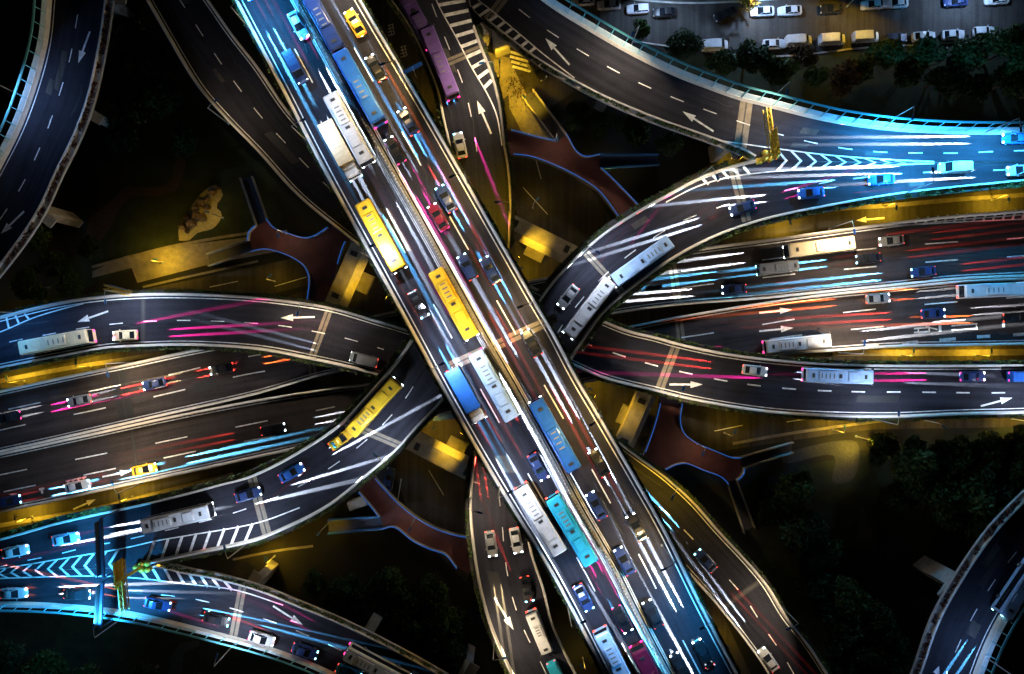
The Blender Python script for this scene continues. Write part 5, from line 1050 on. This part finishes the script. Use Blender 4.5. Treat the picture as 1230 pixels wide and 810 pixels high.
def trunk_mesh(R_, Hh, seed):
    r = random.Random(seed); bm = bmesh.new(); tube(bm, (0, 0, 0), (.1, .05, Hh * .5), .28, .18, 9)
    for i in range(6):
        a = i * 1.05 + r.random(); z0 = Hh * (.3 + .03 * i); l = R_ * r.uniform(.45, .7); tube(bm, (.05, 0, z0), (math.cos(a) * l, math.sin(a) * l, z0 + Hh * .3), .12, .04, 7)
        tube(bm, (math.cos(a) * l * .5, math.sin(a) * l * .5, z0 + Hh * .15), (math.cos(a + .7) * l * .95, math.sin(a + .7) * l * .95, z0 + Hh * .36), .07, .025, 6)
    return bm_mesh('trunk', bm, M_BARK, True)
TV = []
for i in range(5): TV.append((crown_mesh('crown', 4.2, 8.5, 3200, M_LEAF if i % 2 == 0 else M_LEAF2, 40 + i), trunk_mesh(4.2, 8.5, i)))
TV.append((crown_mesh('crown', 4.2, 8.5, 2200, M_LEAF3, 50), trunk_mesh(4.2, 8.5, 9)))
TV.append((crown_mesh('crown', 4.2, 8.5, 1500, M_LEAF4, 51, .4), trunk_mesh(4.2, 8.5, 10)))
TREES = [('below the right side ramp', [(1042, 534, .95), (1072, 548, 1.25), (1118, 538, 1.2), (1165, 540, 1.2), (1210, 532, 1.1), (1142, 560, 1.1), (1188, 560, 1.1), (1095, 565, 1.0), (1120, 610, 1.0), (1160, 612, 1.1), (1205, 605, 1.0), (1062, 590, .9), (1098, 588, 1.25), (1140, 585, 1.2), (1185, 585, 1.1), (1222, 575, 1.0)]),
 ('right of the lower right footbridge', [(938, 580, 1.1), (945, 625, 1.35), (915, 610, .8), (975, 650, .9)]),
 ('right of the lower right ramp', [(962, 690, 1.0), (1000, 700, 1.2), (985, 740, 1.1), (1035, 735, 1.1), (1015, 775, 1.1), (1045, 790, 1.0), (980, 720, .8), (1060, 760, .8), (960, 665, .9), (1018, 745, 1.0), (1005, 735, .9), (1030, 765, 1.0), (1000, 790, 1.0), (1070, 795, .9), (975, 705, .9)]),
 ('above the upper right curve', [(765, 45, .6), (812, 66, .9), (862, 86, .8), (893, 82, 1.0), (925, 94, .9), (1020, 95, .8), (1050, 78, .9), (1092, 84, 1.0), (1112, 105, .8), (1140, 80, 1.1), (1180, 76, 1.2), (1215, 68, 1.2), (1075, 100, .8), (1130, 112, .9), (1190, 108, 1.0), (1225, 118, .9), (970, 100, .7), (1210, 98, 1.0), (1160, 115, .8)]),
 ('in the upper left garden', [(210, 130, 1.1), (182, 60, 1.0), (165, 175, .9), (62, 286, .9), (100, 345, .8), (60, 345, .9), (165, 20, .8), (230, 175, .8), (150, 60, .9), (190, 100, 1.0), (185, 140, .9), (215, 60, .8), (150, 145, .9), (130, 70, .7), (80, 320, .8), (120, 300, .7)]),
 ('right of the lower left curve', [(420, 700, 1.0), (470, 690, 1.1), (440, 735, .8), (500, 740, 1.0), (545, 770, 1.0), (520, 700, .9), (385, 690, .8), (450, 715, 1.0), (490, 710, .9), (525, 735, 1.0), (415, 725, .8), (555, 740, .8), (500, 770, .9)]),
 ('below the lower left curve', [(30, 775, 1.0), (75, 790, 1.0), (120, 800, .9), (190, 800, .9), (250, 812, .8)]),
 ('below the upper right curve', [(690, 150, .9), (720, 160, .8), (755, 165, 1.0), (800, 180, .7)])]
ti = 0
SPEC_T = [('reddish leaved tree on the verge left of the brown tree, above the upper right curve', (957, 78), .7, 5), ('brown leaved tree on the verge just above the tall screen of the upper right curve', (998, 108), .9, 5), ('bright yellow tree lit by a lamp on the top right street', (890, 8), .75, 6)]
def tree(px, s, var, label, grp):
    cm, tm = TV[var]; o = empty('tree', P(*px, 0), random.random() * 6.28); o.scale = (s, s, s * random.uniform(.9, 1.1)); tag(o, label, 'tree', grp)
    link('trunk', tm, o); link('crown', cm, o)
for where, lst in TREES:
    lst = sorted(lst)
    for i, (x, y, s) in enumerate(lst):
        tree((x, y), s, ti % 5, f'dark green tree {where}, {ORD[i]} from the left', 'dark trees round the interchange'); ti += 1
for lab, px, s, var in SPEC_T: tree(px, s, var, lab, 'autumn coloured trees by the street')
# bare tree on the paved wedge
bm = bmesh.new(); rr_ = random.Random(5)
def branch(bm, a, d, l, r_, dep):
    b = a + d * l; tube(bm, a, b, r_, r_ * .65, 6, False)
    if dep:
        for i in range(3): branch(bm, b, (d + Vector((rr_.uniform(-.8, .8), rr_.uniform(-.8, .8), rr_.uniform(-.1, .4)))).normalized(), l * .72, r_ * .6, dep - 1)
branch(bm, Vector((0, 0, 0)), Vector((0, 0, 1)), 2.0, .14, 4)
bt = empty('bare_tree', P(622, 118, 0)); tag(bt, 'thin bare tree on the yellow lit paving right of the top ramp', 'tree'); link('trunk', bm_mesh('trunk', bm, M_BARK), bt)
v, f = leaf_cloud(rng.normal(size=(260, 3)) * np.array((1.5, 1.5, .8)) + (0, 0, 5), .2); mesh_obj('crown', v, f, M_LEAF3, bt)
# palm in the upper left
pm = empty('palm_tree', P(146, 107, 0)); tag(pm, 'dark palm tree with spreading fronds right of the upper left corner curve', 'palm')
bm = bmesh.new(); tube(bm, (0, 0, 0), (0, 0, 5), .28, .2); link('trunk', bm_mesh('trunk', bm, M_BARK, True), pm)
v, f = [], []
for i in range(13):
    a = i * 2 * math.pi / 13 + .1; L = 3.6
    for s in np.linspace(.1, 1, 12):
        for sd in (-1, 1):
            b = len(v); x = s * L; z = 5.1 + 1.2 * s - 2.4 * s * s; w = .65 * math.sin(math.pi * min(1, s * .9 + .08)) + .05
            for lx, ly, lz in ((x - .14, 0, z), (x + .14, 0, z), (x + .34, sd * w, z - .18)): v.append((lx * math.cos(a) - ly * math.sin(a), lx * math.sin(a) + ly * math.cos(a), lz))
            f.append((b, b + 1, b + 2))
mesh_obj('crown', v, f, M_LEAF2, pm)
